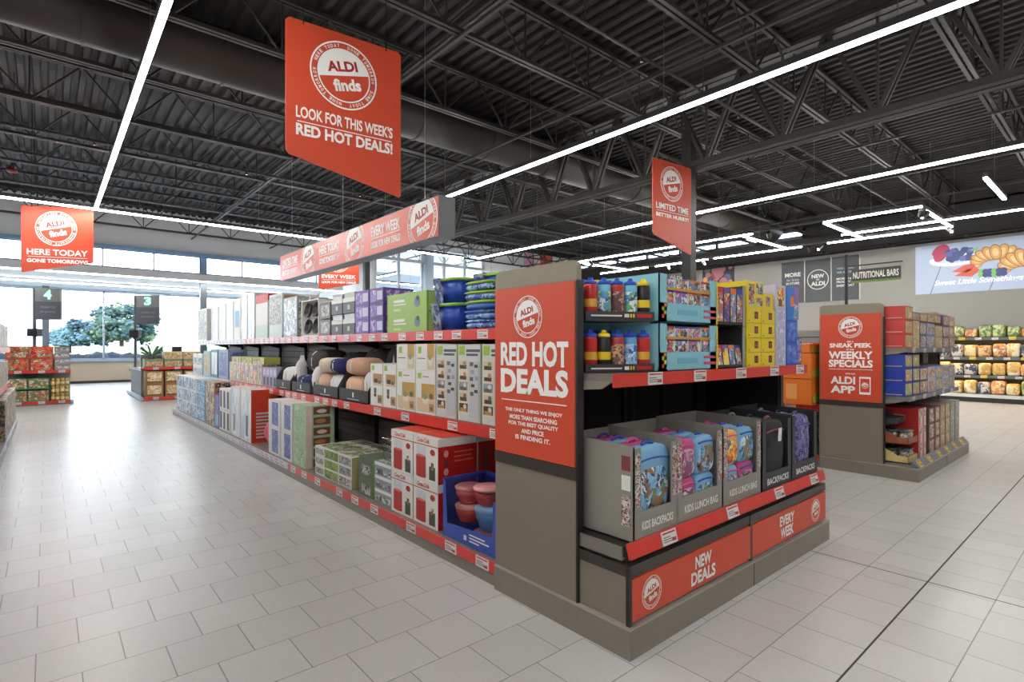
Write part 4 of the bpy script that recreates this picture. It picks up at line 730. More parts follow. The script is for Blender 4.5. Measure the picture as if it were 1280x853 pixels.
t = thing('bottle_rack', 'pale blue backed card rack that carries the two trays of drink bottles', 'rack', (*TO, 1.274), TA); b = MB(); b.prism([(.0, .0), (.385, .0), (.385, .055), (.22, .2), (0, .2)], .262, .27, M['cardd'], 'z'); b.build('divider', t, tidy=True)
b = MB(); b.prism([(.388, .05), (.392, .056), (.224, .212), (0, .212), (0, .206), (.22, .206)], 0, .47, ltblue, 'z'); b.build('backboard', t, tidy=True)
BK = {'red': (C('bottle red', (190, 40, 40), .3), C('cap blue', (40, 80, 190), .35), C('wrap gold', (216, 170, 60), .3)), 'green': (C('bottle sky', (110, 190, 220), .3), C('cap blue', (40, 80, 190), .35), art('bottle green art', [(110, 190, 70), (90, 150, 210), (230, 236, 236), (60, 90, 130)], 26)), 'comic': (C('bottle brick', (170, 46, 44), .3), C('cap blue', (40, 80, 190), .35), art('bottle comic art', [(150, 60, 50), (206, 160, 120), (96, 60, 60), (120, 90, 90)], 26)),
      'black': (C('bottle black', (34, 34, 36), .3), C('cap yellow', (236, 206, 40), .35), C('wrap yellow', (226, 200, 40), .3)), 'blue': (C('bottle blue', (100, 160, 216), .3), C('cap blue', (40, 80, 190), .35), art('bottle blue art', [(60, 100, 170), (140, 190, 230), (230, 236, 240)], 30))}
def bottle(kind, loc, label):
    bm, cm, wm = BK[kind]; t = thing('drink_bottle', label, 'bottle', loc, TA, 'children\'s drink bottles')
    k = 'btl' + kind
    if k not in _pk:
        b = MB(); b.lathe([(.032, 0), (.036, .008), (.036, .162), (.034, .174), (.028, .178)], bm, 18); _pk[k] = b.mesh('body')
        b = MB(); b.lathe([(.03, .176), (.033, .18), (.033, .19), (.026, .196), (.014, .2), (.012, .212), (.005, .214)], cm, 16); _pk[k + 'c'] = b.mesh('cap')
        b = MB(); z0, z1 = (.02, .14) if kind not in ('red', 'black') else (.06, .1)
        b.lathe([(.0365, z0), (.0368, (z0 + z1) / 2), (.0365, z1)], wm, 18); _pk[k + 'w'] = b.mesh('printed_wrap')
    link('body', _pk[k], t); link('cap', _pk[k + 'c'], t); link('printed_wrap', _pk[k + 'w'], t)
KN = {'red': 'red gold-banded bottle', 'green': 'sky blue bottle with green print', 'comic': 'brick red printed bottle', 'black': 'black yellow-capped bottle', 'blue': 'light blue bottle'}
PL = ['at the left end', 'second from left', 'in the middle', 'second from right', 'at the right end']
for z, tn, kinds in ((1.55, 'upper', ['red', 'green', 'comic', 'green', 'black']), (1.279, 'lower', ['red', 'black', 'comic', 'blue', 'red'])):
    for i in range(5): bottle(kinds[i], (*tl(.043 + .0745 * i, .04), z), f'{KN[kinds[i]]}, {PL[i]} of the {tn} tray')
    for i in range(3): k_ = kinds[(i + 3) % 5]; bottle(k_, (*tl(.043 + .0745 * i, .135), z), f'{KN[k_]}, {ORD[i]} in the rear row of the {tn} tray')
def window_case(name, label, x0, x1, y, z, h, d, m, win, group, posts=2, foot=.35, bandm=None):
    """open-fronted display carton with window; origin bottom centre of its front"""
    w = x1 - x0; t = thing(name, label, 'display box', ((x0 + x1) / 2, y, z), 0, group); b = MB(); g = .006
    b.box(-w / 2, w / 2, 0, d, 0, g, m); b.box(-w / 2, w / 2, d - g, d, 0, h, m); b.box(-w / 2, -w / 2 + g, 0, d, 0, h, m); b.box(w / 2 - g, w / 2, 0, d, 0, h, m)
    b.box(-w / 2, w / 2, 0, g, 0, h * foot, m); b.box(-w / 2, -w / 2 + win, 0, g, 0, h, m); b.box(w / 2 - win, w / 2, 0, g, 0, h, m); b.build('carton', t); return t
def toy_box(x, y, z, w, h, m, label, grp, tilt=0, d=.05):
    me = pack_mesh('toy_box', w, d, h, m[0], [('F', .04, .96, .05, .95, m[1]), ('F', 0, 1, .84, 1, m[2])]); o = link('toy_box', me, None, (x, y, z)); o.rotation_euler = (tilt, 0, 0); tag(o, label, 'toy', grp)
for k in range(2):
    z = 1.274 + .265 * k; nm = ('lower', 'upper')[k]
    t = window_case('display_case', f'{nm} pale blue display case of small toys on the endcap shelf', 2.435, 3.02, 1.645, z, .255, .42, ltblue, .07, 'pale blue toy display cases', foot=.4)
    b = MB(); b.box(-.23, .23, -.003, .004, .172, .186, C('strap mustard', (200, 150, 50)))
    for i in range(4): b.disc(-.26 + .02 * (i % 2), .03 + .02 * i, .012, -.002, [cola, yell, lime, orange][i], 10)
    for i in range(2): b.box(.15, .28, -.002, 0, .03 + .035 * i, .045 + .035 * i, C('print pinkred', (196, 70, 110)))
    b.box(-.12, .08, -.002, 0, .04, .07, C('display sky', (110, 180, 206)))
    if k == 1: b.text('ALDI', -.14, .243, .12, .02, -.002, white)
    b.build('lettering', t)
    for r in range(2):
        for i in range(4): toy_box(2.525 + .134 * i, 1.68, z + .1 + .077 * r, .128, .074 if r == 0 else .066, (white, [toyart, toypink][k == 0 and r == 1 or (i + r) % 2], [cola, royal, purple, orange][(i + k) % 4]), f'small toy box, {("lower", "upper")[r]} row, {PL[i if i < 3 else 4]}, in the {nm} pale blue case', 'small toy boxes in the pale blue cases')
        if r == 0:
            b = MB(); b.box(2.45, 3.0, 1.655, 1.9, z + .093, z + .098, ltblue); o = b.build('inner_shelf', t); o.location = (-2.7275, -1.645, -z)
for k in range(2):
    z = 1.274 + .265 * k; nm = ('lower', 'upper')[k]
    t = window_case('display_case', f'{nm} dark display case with yellow edges between blue case and yellow boxes', 3.03, 3.4, 1.66, z, .258, .4, M['cardd'], .03, 'dark display cases with yellow edges', foot=.06)
    b = MB(); b.box(-.188, -.155, -.003, .1, 0, .258, yell); b.build('edge_print', t); b = MB(); b.box(.16, .185, -.003, 0, 0, .258, C('print slate', (150, 152, 160))); b.build('edge_print', t)
    for i in range(4): toy_box(3.095 + .08 * i, 1.685, z + .012, .074, .22 if k else .13, (C('pack dark', (50, 46, 60)), [toyart, bagyel, toypink, toyart][i], [cola, purple, orange, royal][i]), f'hanging figure pack in the {nm} yellow-edged case, {ORD[i]} from left', 'figure packs in the yellow-edged cases', -.12 if k == 0 else 0)
for k in range(4):
    for i in range(2): pk('E', 'brick_set_box', f'yellow box with dark round mark, {("left", "right")[i]} column, {rown(k, 4)} row', 'toy', 3.415 + .206 * i, 3.615 + .206 * i, 1.65, 1.274 + .097 * k, .094, .3, yell, [('F', .52, .78, .28, .78, C('ink', (50, 50, 70))), ('F', .58, .72, .38, .66, C('print jug red', (178, 52, 44))), ('F', .1, .16, .1, .2, C('ink', (50, 50, 70))), ('L', .7, .85, .3, .7, C('ink', (50, 50, 70)))], 'yellow boxes stacked on the endcap')
pk('E', 'brick_set_box', 'large yellow carton with figures print on top of the yellow boxes', 'toy', 3.415, 3.65, 1.65, 1.66, .175, .3, yell, [('F', .1, .45, .1, .9, toyart), ('F', .55, .95, .55, .95, photo_grey), ('F', .55, .95, .1, .4, toyart), ('L', .35, .55, .35, .75, C('ink', (50, 50, 70))), ('L', .75, .83, .55, .7, C('ink', (50, 50, 70)))])
pk('E', 'brick_set_box', 'small yellow box beside the large yellow carton on the yellow stack', 'toy', 3.66, 3.82, 1.66, 1.66, .11, .3, yell, [('F', .3, .7, .2, .8, toyart)])
for k in range(4): pk('E', 'gift_box', f'pale lilac toy box beside the yellow boxes, {rown(k, 4)} of its column', 'toy', 3.84, 4.0, 1.65, 1.274 + .1 * k, .099, .3, lav, [('F', .1, .9, .15, .85, art('lilac print', [(196, 196, 226), (170, 170, 210), (226, 226, 240)], 30))], 'pale lilac toy boxes')
pk('E', 'gift_box', 'tall lilac box with doll picture above the pale lilac column', 'toy', 3.83, 4.0, 1.65, 1.675, .165, .3, lav, [('F', .2, .8, .1, .9, bagyel), ('F', .3, .6, .1, .4, darkgr)])
for k in range(2):
    pk('E', 'gift_box', ('lower', 'upper')[k] + ' blue and purple toy box at the right end of the endcap shelf', 'toy', 4.01, 4.2, 1.65, 1.274 + .165 * k, .163, .3, C('box blue', (52, 90, 190)), [('F', .08, .92, .1, .9, art('blue toy print', [(52, 90, 190), (80, 120, 210), (120, 150, 220)], 26))], 'blue toy boxes at the shelf end')
    pk('E', 'gift_box', ('lower', 'upper')[k] + ' narrow purple toy box at the right end of the endcap shelf', 'toy', 4.21, 4.3, 1.66, 1.274 + .1 * k, .099, .3, purple, [('F', .1, .9, .1, .9, toypink)], 'narrow purple toy boxes')
pk('E', 'gift_box', 'tall blue box with purple side standing on the blue toy boxes', 'toy', 4.02, 4.22, 1.65, 1.606, .24, .2, C('box azure', (50, 120, 206)), [('F', .65, 1, 0, 1, C('box violet', (150, 110, 190))), ('F', .3, .6, .4, .7, orange), ('F', .55, .95, .05, .5, toypink)])
# ---- floor bins of bags
def bin_box(label, x0, x1, h, m, txt, z=.492, y=1.535, d=.44, foot=.3, strip=True):
    w = x1 - x0; t = thing('bag_bin', label, 'display box', ((x0 + x1) / 2, y, z)); b = MB(); g = .006
    b.box(-w / 2, w / 2, 0, d, 0, g, m); b.box(-w / 2, w / 2, d - g, d, 0, h, m)
    for x in (-w / 2, w / 2 - g): b.prism([(0, 0), (d, 0), (d, h), (.0, h * .97)], x, x + g, m)
    s = .055; b.prism([(-w / 2, 0), (w / 2, 0), (w / 2, h * .95), (w / 2 - s, h * .95), (w / 2 - s, h * foot * 1.0), (-w / 2 + s, h * foot), (-w / 2 + s, h * .95), (-w / 2, h * .95)], 0, g, m, 'y'); b.build('carton', t, tidy=True)
    b = MB(); b.text(txt, .01, h * foot * .5, w * .72, .04, -.002, C('print bin white', (228, 230, 230)), 0, .02); b.build('lettering', t)
    if strip:
        for x in (-w / 2 + .008, w / 2 - .045): b = MB(); b.box(x, x + .037, -.003, -.001, h * .36, h * .9, teeny); b.build('picture_strip', t)
        for q, mm in ((.2, teeny), (.36, teeny), (.56, white), (.76, C('print maroon', (120, 60, 60)))): b = MB(); b.box(-w / 2 - .002, -w / 2, .02, .07, h * q - .02, h * q + .05, mm); b.build('side_print', t)
    return t
def backpack(loc, r, m, trim, label, grp, rot=(0, 0, 0), small=False):
    bm = BODY.get(m.name, m)
    t = thing('backpack' if not small else 'lunch_bag', label, 'bag', loc, 0, grp); t.rotation_euler = rot; b = MB(); b.blob((0, 0, r[2]), r, bm, 24, 12, 5.0, .006); b.build('body', t)
    b = MB(); b.blob((0, -r[1] * .8, r[2] * .84), (r[0] * .84, r[1] * .38, r[2] * .68), m, 18, 10, 4.0, .006); b.build('pocket', t)
    b = MB(); n = 6; P = [(r[0] * .3 * math.cos(PI * i / n), .0, 2 * r[2] - .012 + r[0] * .2 * math.sin(PI * i / n)) for i in range(n + 1)]
    for i in range(n): b.rod(P[i], P[i + 1], .008, trim, 6)
    b.build('handle', t); b = MB(); z = 2 * r[2] * .82
    for i in range(10): u0, u1 = [-.8 + 1.6 * (i + q) / 10 for q in (0, 1)]; b.rod((r[0] * u0, -r[1] * 1.0, z + .09 * r[2] * (1 - u0 * u0)), (r[0] * u1, -r[1] * 1.0, z + .09 * r[2] * (1 - u1 * u1)), .005, trim, 5)
    b.build('zip', t); return t
BODY = {'bag print blues': C('bag body sky', (122, 176, 216), .5), 'bag print pinks': C('bag body pink', (190, 72, 132), .5), 'bag print yellows': C('bag body yellow', (226, 170, 60), .5)}
strapp = C('strap violet', (96, 70, 170), .7); strpk = C('strap pink', (220, 90, 160), .7); strbl = C('strap blue', (50, 90, 180), .7); strnv = C('strap dark', (36, 38, 52), .7)
bin_box('grey board bin lettered kids backpacks at the endcap corner', 2.055, 2.415, .462, M['cardg'], 'KIDS BACKPACKS', y=1.525)
bin_box('grey board bin lettered kids lunch bag, left one of two', 2.42, 2.885, .47, M['cardg'], 'KIDS LUNCH BAG'); bin_box('grey board bin lettered kids lunch bag, right one beside black bins', 2.89, 3.36, .48, M['cardg'], 'KIDS LUNCH BAG')
bin_box('black board bin holding black backpacks with red zips', 3.365, 3.8, .46, M['cardd'], 'BACKPACKS', y=1.53, strip=False, foot=.26); bin_box('black board bin of violet plaid backpacks at the right endcap end', 3.805, 4.24, .47, M['cardd'], 'BACKPACKS', y=1.53, strip=False, foot=.26)
for i, (m, tr, nm) in enumerate(((toyblue, strbl, 'sky blue printed'), (bagpink, strpk, 'pink printed'), (toyblue, strapp, 'violet-handled blue'), (bagpink, strapp, 'violet-handled pink'))):
    backpack((2.245, 1.605 + .092 * i, .5), (.155, .044, .212), m, tr, f'{nm} backpack, {["front", "second", "third", "rear"][i]} in the grey backpack bin', 'children\'s backpacks in the grey bin', (.04, 0, 0))
for j, (x, ms) in enumerate(((2.65, (bagpink, toyblue)), (3.125, (bagyel, toyblue)))):
    for c in range(2):
        for k in range(2):
            for r_ in range(3):
                if k == 0 and r_ > 0: continue
                m = ms[c] if k == 1 else [bagpink, toyblue][(c + j) % 2]
                backpack((x + (-.098 if c == 0 else .1), 1.612 + .11 * r_, .5 + .206 * k), (.098, .05, .106), [m, toyblue, bagpink][r_], [strpk, strbl, strapp][(c + r_) % 3], f'{["lower", "upper"][k]} {["left", "right"][c]} printed lunch bag, {["front", "second", "rear"][r_]} row of the {["left", "right"][j]} lunch bag bin', 'printed lunch bags in the grey bins', (.03, 0, 0), True)
blk = mat('bag black fabric', (40, 40, 44), .8, var=.2, vs=30); plaid = art('bag plaid violet', [(86, 84, 140), (120, 116, 170), (60, 58, 96), (150, 150, 196)], 30, .8, (1, 1, 1), .0); strrd = C('zip red', (130, 50, 54), .6)
for i in range(3):
    bp_ = backpack((3.58, 1.62 + .12 * i, .5), (.16, .06, .215), blk, [strrd, strnv, C('strap grey', (150, 150, 154), .7)][i], ['front black backpack with dark red zip', 'second black backpack, behind the red-zipped one', 'rear black backpack with grey handle'][i] + ' in the black bin', 'black backpacks in the bin', (.05, 0, 0))
    if i == 0: b = MB(); b.box(-.005, .04, -.084, -.081, .3, .385, white); b.build('paper_tag', bp_)
    backpack((4.02, 1.62 + .12 * i, .5), (.15, .06, .215), plaid, [strapp, strnv, C('strap grey', (150, 150, 154), .7)][i], ['front', 'second', 'rear'][i] + ' violet plaid backpack in the right black bin', 'violet plaid backpacks in the bin', (.05, 0, 0))
# ================================================================== second run: goods
for i, (y0, y1, z, h, d) in enumerate(((2.5, 2.82, .73, .3, .55), (2.5, 2.82, 1.035, .3, .55), (2.86, 3.2, .73, .3, .5), (2.86, 3.2, 1.035, .3, .5), (2.52, 2.7, 1.345, .1, .5))):
    pk('L', 'orange_carton', ['lower orange carton next to the app sign', 'upper orange carton next to the app sign', 'lower orange and green carton left of the plain orange ones', 'upper orange and green carton left of the plain orange ones', 'thin orange carton on top of the orange cartons'][i], 'carton', y0, y1, 6.76, z, h, d, orange, [('F', .1, .5, .2, .8, C('print peach', (236, 160, 90))), ('R', .1, .9, .1, .4, lime)] if i not in (2, 3) else [('F', .05, .95, .05, .45, limeg), ('F', .1, .9, .55, .9, photo_food)])
for i in range(5):
    for k in range(3): pk('L', 'grocery_carton', f'{rown(k, 3)} row grocery carton on the second run, {ORD[i]} beyond the orange cartons', 'carton', 3.3 + .42 * i, 3.7 + .42 * i, 6.8, .73 + .2 * k, .195, .45, [coral, royal, ltan][(i + k) % 3], [('F', .1, .9, .1, .9, cans)], 'grocery cartons beyond the orange cartons')
def rowstack(prefix, items, z0, y=1.63, d=.5, grp=None):
    """columns of boxes side by side on the second endcap: (x0,x1,rows,height,body,print)"""
    for j, (x0, x1, n, h, body, prm, desc) in enumerate(items):
        for k in range(n): pk('E', 'snack_box', f'{desc}, {rown(k, n)} of its column, {prefix}', 'box', x0, x1, y, z0 + h * k, h - .003, d, body, [('F', .06, .94, .1, .92, prm), ('L', .05, .25, .12, .18, white), ('L', .5, .95, .12, .18, C('print rosy', (214, 160, 150)))], grp)
sn1 = art('snack print warm', [(214, 196, 150), (190, 160, 110), (150, 190, 110), (206, 120, 100), (236, 226, 206)], 20); sn2 = art('snack print cool', [(120, 130, 180), (196, 176, 130), (150, 110, 90), (206, 206, 216), (90, 90, 120)], 20); sn3 = art('snack print brown', [(120, 70, 60), (206, 180, 150), (160, 110, 90), (226, 216, 206), (180, 70, 60)], 20)
rowstack('app endcap top shelf', [(6.92, 7.22, 3, .152, coral, sn1, 'coral red carton with yellow print'), (7.24, 7.5, 2, .155, C('carton sand', (206, 190, 150)), sn1, 'sand carton beside the coral ones'), (7.52, 7.8, 2, .15, darkgr, sn2, 'dark snack box'), (7.82, 8.2, 2, .15, C('carton sky', (110, 140, 196)), sn2, 'sky blue snack box'), (8.22, 8.6, 2, .14, ltan, sn1, 'tan snack box'), (8.62, 8.95, 3, .14, C('carton plum', (110, 80, 120)), sn2, 'plum snack box'), (8.97, 9.28, 3, .14, ltan, sn3, 'brown print snack box at the right end')], 1.397, grp='snack boxes, app endcap top shelf')
for i in range(4): pk('E', 'snack_box', f'golden flat box lying on the snack boxes, {PL[i if i < 3 else 4]} of four', 'box', 7.3 + .33 * i, 7.6 + .33 * i, 1.65, 1.71, .09, .4, [royal, ltan, ltan, ltan][i], [('F', .06, .94, .1, .9, cans)], 'flat boxes on the snack boxes')
rowstack('app endcap middle shelf', [(6.92, 7.2, 3, .153, royal, sn1, 'royal blue carton with pale label'), (7.22, 7.5, 3, .153, royal, sn1, 'second royal blue carton with pale label'), (7.52, 7.86, 2, .15, C('carton umber', (112, 100, 92)), sn3, 'umber snack box'), (7.88, 8.24, 2, .15, lav, sn3, 'lavender snack box with brown print'), (8.26, 8.6, 2, .15, C('carton sky', (110, 140, 196)), sn1, 'sky box with sand print'), (8.62, 8.95, 2, .15, lav, sn2, 'lavender snack box with cool print'), (8.97, 9.28, 2, .15, C('carton sea', (120, 150, 160)), sn2, 'sea grey snack box at the right end')], .874, grp='snack boxes, app endcap middle shelf')
cream_c = C('tray cream', (214, 192, 128)); brick = C('tray brick brown', (150, 84, 52))
for k, (m, l) in enumerate(((cream_c, 'cream cut-out tray of clear packs on the low app endcap deck'), (brick, 'brick brown cut-out tray stacked on the cream tray'), (M['cardd'], 'dark leaning cut-out tray on the brick brown tray'))):
    t = thing('cutout_tray', l, 'tray', (6.93, 1.6 if k < 2 else 1.72, .165 + .2 * k), 0, None); b = MB(); g = .006; w = .36; d = .42
    for x in (0, w - g): b.prism([(0, 0), (d, 0), (d, .2), (d - .1, .2), (.1, .075), (0, .07)], x, x + g, m)
    b.box(0, w, 0, g, 0, .07, m); b.box(0, w, d - g, d, 0, .2, m); b.box(0, w, 0, d, 0, g, m); b.build('carton', t, tidy=True)
    for i in range(3 if k < 2 else 0):
        q = thing('clear_pack', f'clear food pack in the {["cream", "brick brown"][k]} tray, {["front", "middle", "rear"][i]}', 'food pack', (7.11, 1.665 + .1 * i, .172 + .2 * k), 0, 'clear food packs in cut-out trays'); c = MB(); c.blob((0, 0, .06), (.15, .045, .06), art('pack mixed', [(180, 120, 70), (90, 110, 120), (210, 196, 170), (60, 60, 64)], 24, .25), 14, 7, 4); c.build('tub', q); c = MB(); c.blob((0, 0, .125), (.16, .052, .012), C('pack lid smoky', (70, 86, 92), .2), 14, 4, 4); c.build('lid', q)
crk = C('cracker red', (186, 40, 44), .4)
for k in range(3):
    for i in range(2): pk('E', 'cracker_box', f'red and white cracker box, {rown(k, 3)} row, {("left", "right")[i]} of the red pair', 'box', 7.33 + .16 * i, 7.48 + .16 * i, 1.6, .165 + .185 * k, .183, .42, white, [('L', 0, 1, 0, 1, crk), ('L', .12, .7, .3, .6, C('print rosy', (214, 160, 150))), ('F', .05, .5, 0, 1, C('print pale red', (214, 150, 140))), ('F', .1, .9, .5, .9, sn3), ('T', 0, 1, 0, 1, crk)], 'red and white cracker boxes')
for j in range(6):
    for k in range(3): pk('E', 'cracker_box', f'brown and cream box, {rown(k, 3)} row, {ORD[j]} column right of the red cracker boxes', 'box', 7.67 + .27 * j, 7.92 + .27 * j, 1.58, .165 + .18 * k, .178, .42, [C('box cocoa', (96, 56, 50)), C('box rose grey', (170, 130, 130)), C('box mint grey', (150, 170, 160))][j // 2], [('F', .2, .95, .08, .92, [sn3, sn1, sn2][j // 2]), ('L', .0, 1, .0, 1, C('box cocoa', (96, 56, 50)))], 'brown and cream boxes on the low deck')
b = MB(); b.box(0, .22, 0, .004, 0, .12, M['black']); tag(b.build('shelf_flag', None, (7.52, 1.6, 1.22)), 'black blank flag hanging under the top shelf of the app endcap', 'sign')
# post with the nutritional bars flag above the second run
t = thing('aisle_sign', 'dark aisle sign reading nutritional bars on a black post', 'sign', (7.98, 2.52, 1.84), -PI / 2); b = MB(); b.box(-.015, .015, -.015, .015, -.4, .78, M['black']); b.build('post', t); b = MB(); b.box(0, .62, -.008, .008, .62, .635, M['black']); b.build('arm', t)
b = MB(); b.box(.06, .6, -.012, .004, .43, .575, mat('sign slate', (62, 64, 66), .5)); b.box(.06, .6, -.0125, .004, .405, .43, C('sign green', (110, 140, 60))); b.build('board', t)
b = MB(); b.text('NUTRITIONAL BARS', .33, .5, .5, .085, -.0135, white); b.build('lettering', t)
# ================================================================== right wall: posters and bread shelves
t = thing('wall_poster', 'large bright croissant and berries poster on the right wall', 'poster', (XW - .02, 4.22, 2.93), -PI / 2); PW, PH = 5.6, 1.37
gb = art('poster board wash', [(196, 208, 226), (210, 220, 234), (186, 200, 220), (222, 228, 238)], 3, .4, (1, 1, .4))
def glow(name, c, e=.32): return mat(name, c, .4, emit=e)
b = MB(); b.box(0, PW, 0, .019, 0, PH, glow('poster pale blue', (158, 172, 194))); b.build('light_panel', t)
b = MB(); Y = -.002
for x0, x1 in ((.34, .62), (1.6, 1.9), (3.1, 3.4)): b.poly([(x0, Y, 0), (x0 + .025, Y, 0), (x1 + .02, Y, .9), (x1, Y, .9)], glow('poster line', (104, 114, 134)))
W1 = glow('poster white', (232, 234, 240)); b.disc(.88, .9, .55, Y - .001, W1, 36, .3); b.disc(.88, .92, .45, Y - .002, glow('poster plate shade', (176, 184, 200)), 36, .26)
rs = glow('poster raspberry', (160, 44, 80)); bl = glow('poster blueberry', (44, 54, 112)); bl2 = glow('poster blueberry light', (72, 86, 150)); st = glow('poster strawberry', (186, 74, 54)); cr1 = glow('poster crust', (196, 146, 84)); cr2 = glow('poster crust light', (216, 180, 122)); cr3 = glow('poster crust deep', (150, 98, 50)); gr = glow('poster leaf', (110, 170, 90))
b.poly([(.58 + .2 * math.cos(a) * (1 if math.sin(a) > 0 else .8) + .05 * math.sin(a), Y - .003, 1.12 + .24 * math.sin(a)) for a in [2 * PI * i / 24 for i in range(24)]], rs)
random.seed(5)
for i in range(26):
    x = 1.0 + random.uniform(-.24, .24); z = 1.0 + random.uniform(-.12, .16); b.disc(x, z, .075, Y - .004 - i * .0001, bl if i % 3 else bl2, 14)
b.poly([(1.2, Y - .007, 1.12), (1.4, Y - .007, 1.2), (1.35, Y - .007, 1.08)], gr)
def cro(cx, cz, R, r, a0, a1, y, n=11):
    order = sorted(range(n), key=lambda i: -abs(i - (n - 1) / 2))
    for k, i in enumerate(order):
        u = (i + .5) / n; a = a0 + (a1 - a0) * u; q = r * math.sin(PI * (.1 + .8 * u)); x0 = cx + R * math.cos(a); z0 = cz + R * math.sin(a) * .62; ra, rb = q, R * abs(a1 - a0) / n * .95
        for f, m in ((1, cr3), (.86, cr1), (.5, cr2)):
            P = []
            for t_ in range(20):
                c, d = math.cos(2 * PI * t_ / 20) * ra * f, math.sin(2 * PI * t_ / 20) * rb * f; P.append((x0 + c * math.cos(a) - d * math.sin(a), y - .0002 * k - .00005 * (1 - f), z0 + (c * math.sin(a) + d * math.cos(a)) * .8))
            b.poly(P, m)
cro(1.78, .74, .42, .27, PI * 1.08, -.05, Y - .007); cro(2.42, .5, .5, .33, PI * 1.02, 0, Y - .0095)
for x, z, q in ((1.08, .62, .26), (1.16, .5, .28)): b.poly([(x - q, Y - .012, z - .05), (x, Y - .012, z + .1), (x + q * .7, Y - .012, z + .13), (x + q, Y - .012, z + .05), (x + q * .3, Y - .012, z - .1)], st)
for i in range(12): b.disc(1.45 + .09 * (i % 6), .42 + .09 * (i // 6), .07, Y - .013 - i * .0001, bl if i % 3 else gr, 12)
b.build('picture', t); b = MB(); cro(4.3, .6, .6, .34, PI, .0, Y - .007); b.build('croissant_print', t); b = MB(); b.text('Sweet Little Somethings', 1.36, .27, 1.85, .19, -.018, W1, 0, .02, .3); b.build('lettering', t)
t = thing('wall_poster', 'dark fruit and onion poster on the right wall beside the column', 'poster', (XW - .02, 10.9, 3.0), -PI / 2); b = MB(); b.box(0, 1.25, 0, .019, 0, 1.5, C('poster dark', (48, 44, 58), .5)); b.build('board', t); b = MB()
pc = [C('fruit plum', (70, 64, 110), .4), C('fruit onion', (176, 110, 120), .4), C('fruit berry', (90, 84, 140), .4), C('fruit peach', (222, 160, 90), .4), C('fruit leaf', (80, 120, 80), .4), C('fruit red', (170, 60, 70), .4)]
for i in range(46): b.disc(random.uniform(.12, 1.13), random.uniform(.12, 1.38), random.uniform(.07, .14), -.002 - i * .0002, random.choice(pc), 14)
for x, z, r, m in ((.66, 1.2, .2, 1), (.12, .98, .1, 3), (.85, .85, .16, 1), (.95, .58, .13, 5), (.9, .28, .12, 4)): b.disc(x, z, r, -.014 - x * .001, pc[m], 20)
b.build('picture', t)
slate = C('panel slate', (70, 72, 76), .5)
for i, (y, w, l) in enumerate(((7.96, .72, 'left slate wall panel of three, lettered more'), (7.2, .76, 'middle slate wall panel of three, with a white ring'), (6.4, .76, 'right slate wall panel of three, with lines of text'))):
    t = thing('wall_panel', l, 'sign', (XW - .03, y, 2.9), -PI / 2, 'slate wall panels'); b = MB(); b.box(0, w, 0, .029, 0, 1.38, slate); b.box(w, w + .02, .0, .029, 0, 1.4, white); b.build('board', t); b = MB()
    if i == 0:
        b.text('MORE', w * .5, .95, .5, .14, -.002, white, 0, .03); b.text('to love', w * .5, .78, .4, .09, -.002, C('print blue pale', (150, 180, 200))); b.text('IN STORE', w * .5, .66, .42, .08, -.002, white)
    if i == 1: b.ring(w * .5, .72, .3, .325, -.002, white); b.text('NEW', w * .5, .83, .38, .13, -.002, white, 0, .03); b.text('at', w * .5, .72, .1, .05, -.002, white); b.text('ALDI', w * .5, .59, .42, .14, -.002, white, 0, .03)
    if i == 2:
        for k, (s, z) in enumerate((('YOU ASKED,', 1.0), ('WE ADDED', .88), ('MORE fresh', .68), ('PRODUCTS', .58), ('EVERY DAY', .46))): b.text(s, w * .5, z, .5, .07, -.002, white if k > 1 else C('print blue pale', (150, 180, 200)), 0, .02)
    b.build('lettering', t)
t = thing('wall_poster', 'pink and orange poster high on the white entrance lobby wall', 'poster', (16.1, VY - .02, 4.5)); b = MB(); b.box(0, 1.75, 0, .019, 0, 1.2, C('poster pink', (224, 170, 200), .5)); b.build('board', t); b = MB(); b.box(.6, .95, -.002, 0, 0, 1.2, white); b.build('white_stripe', t); b = MB(); b.box(.98, 1.75, -.002, 0, 0, 1.2, C('poster orange', (206, 100, 70))); b.box(1.2, 1.4, -.003, 0, .1, 1.1, C('poster brick', (176, 60, 50))); b.build('picture', t)
# bread shelving
RB = thing('bread_shelving', 'grey bread and produce shelving along the right wall under the croissant poster', 'shelf unit', (18.2, 0, 0)); b = MB(); b.box(0, .75, -1, 6.2, 0, .12, M['dark']); b.box(-.02, .75, -1, 6.2, .12, .2, C('shelf white edge', (206, 208, 206), .4)); b.build('base_deck', RB)
b = MB(); b.box(.7, .75, -1, 6.2, .2, 1.9, M['dark']); b.build('back_panel', RB)
for k, z in enumerate((.68, 1.15, 1.66)):
    b = MB(); b.box(.03 + .06 * k, .72, -1, 6.2, z - .03, z, M['grey']); s = b.build('shelf', RB); b = MB(); b.box(.015 + .06 * k, .03 + .06 * k, -1, 6.2, z - .06, z + .01, C('rail grey green', (90, 98, 98), .4)); b.build('price_rail', s)
    for j in range(7): put_tag(s, .015 + .06 * k, 3.6 - .33 * j - .1 * k, z - .055, TAGY if (j + k) % 3 == 0 else TAG, 0, -PI / 2)
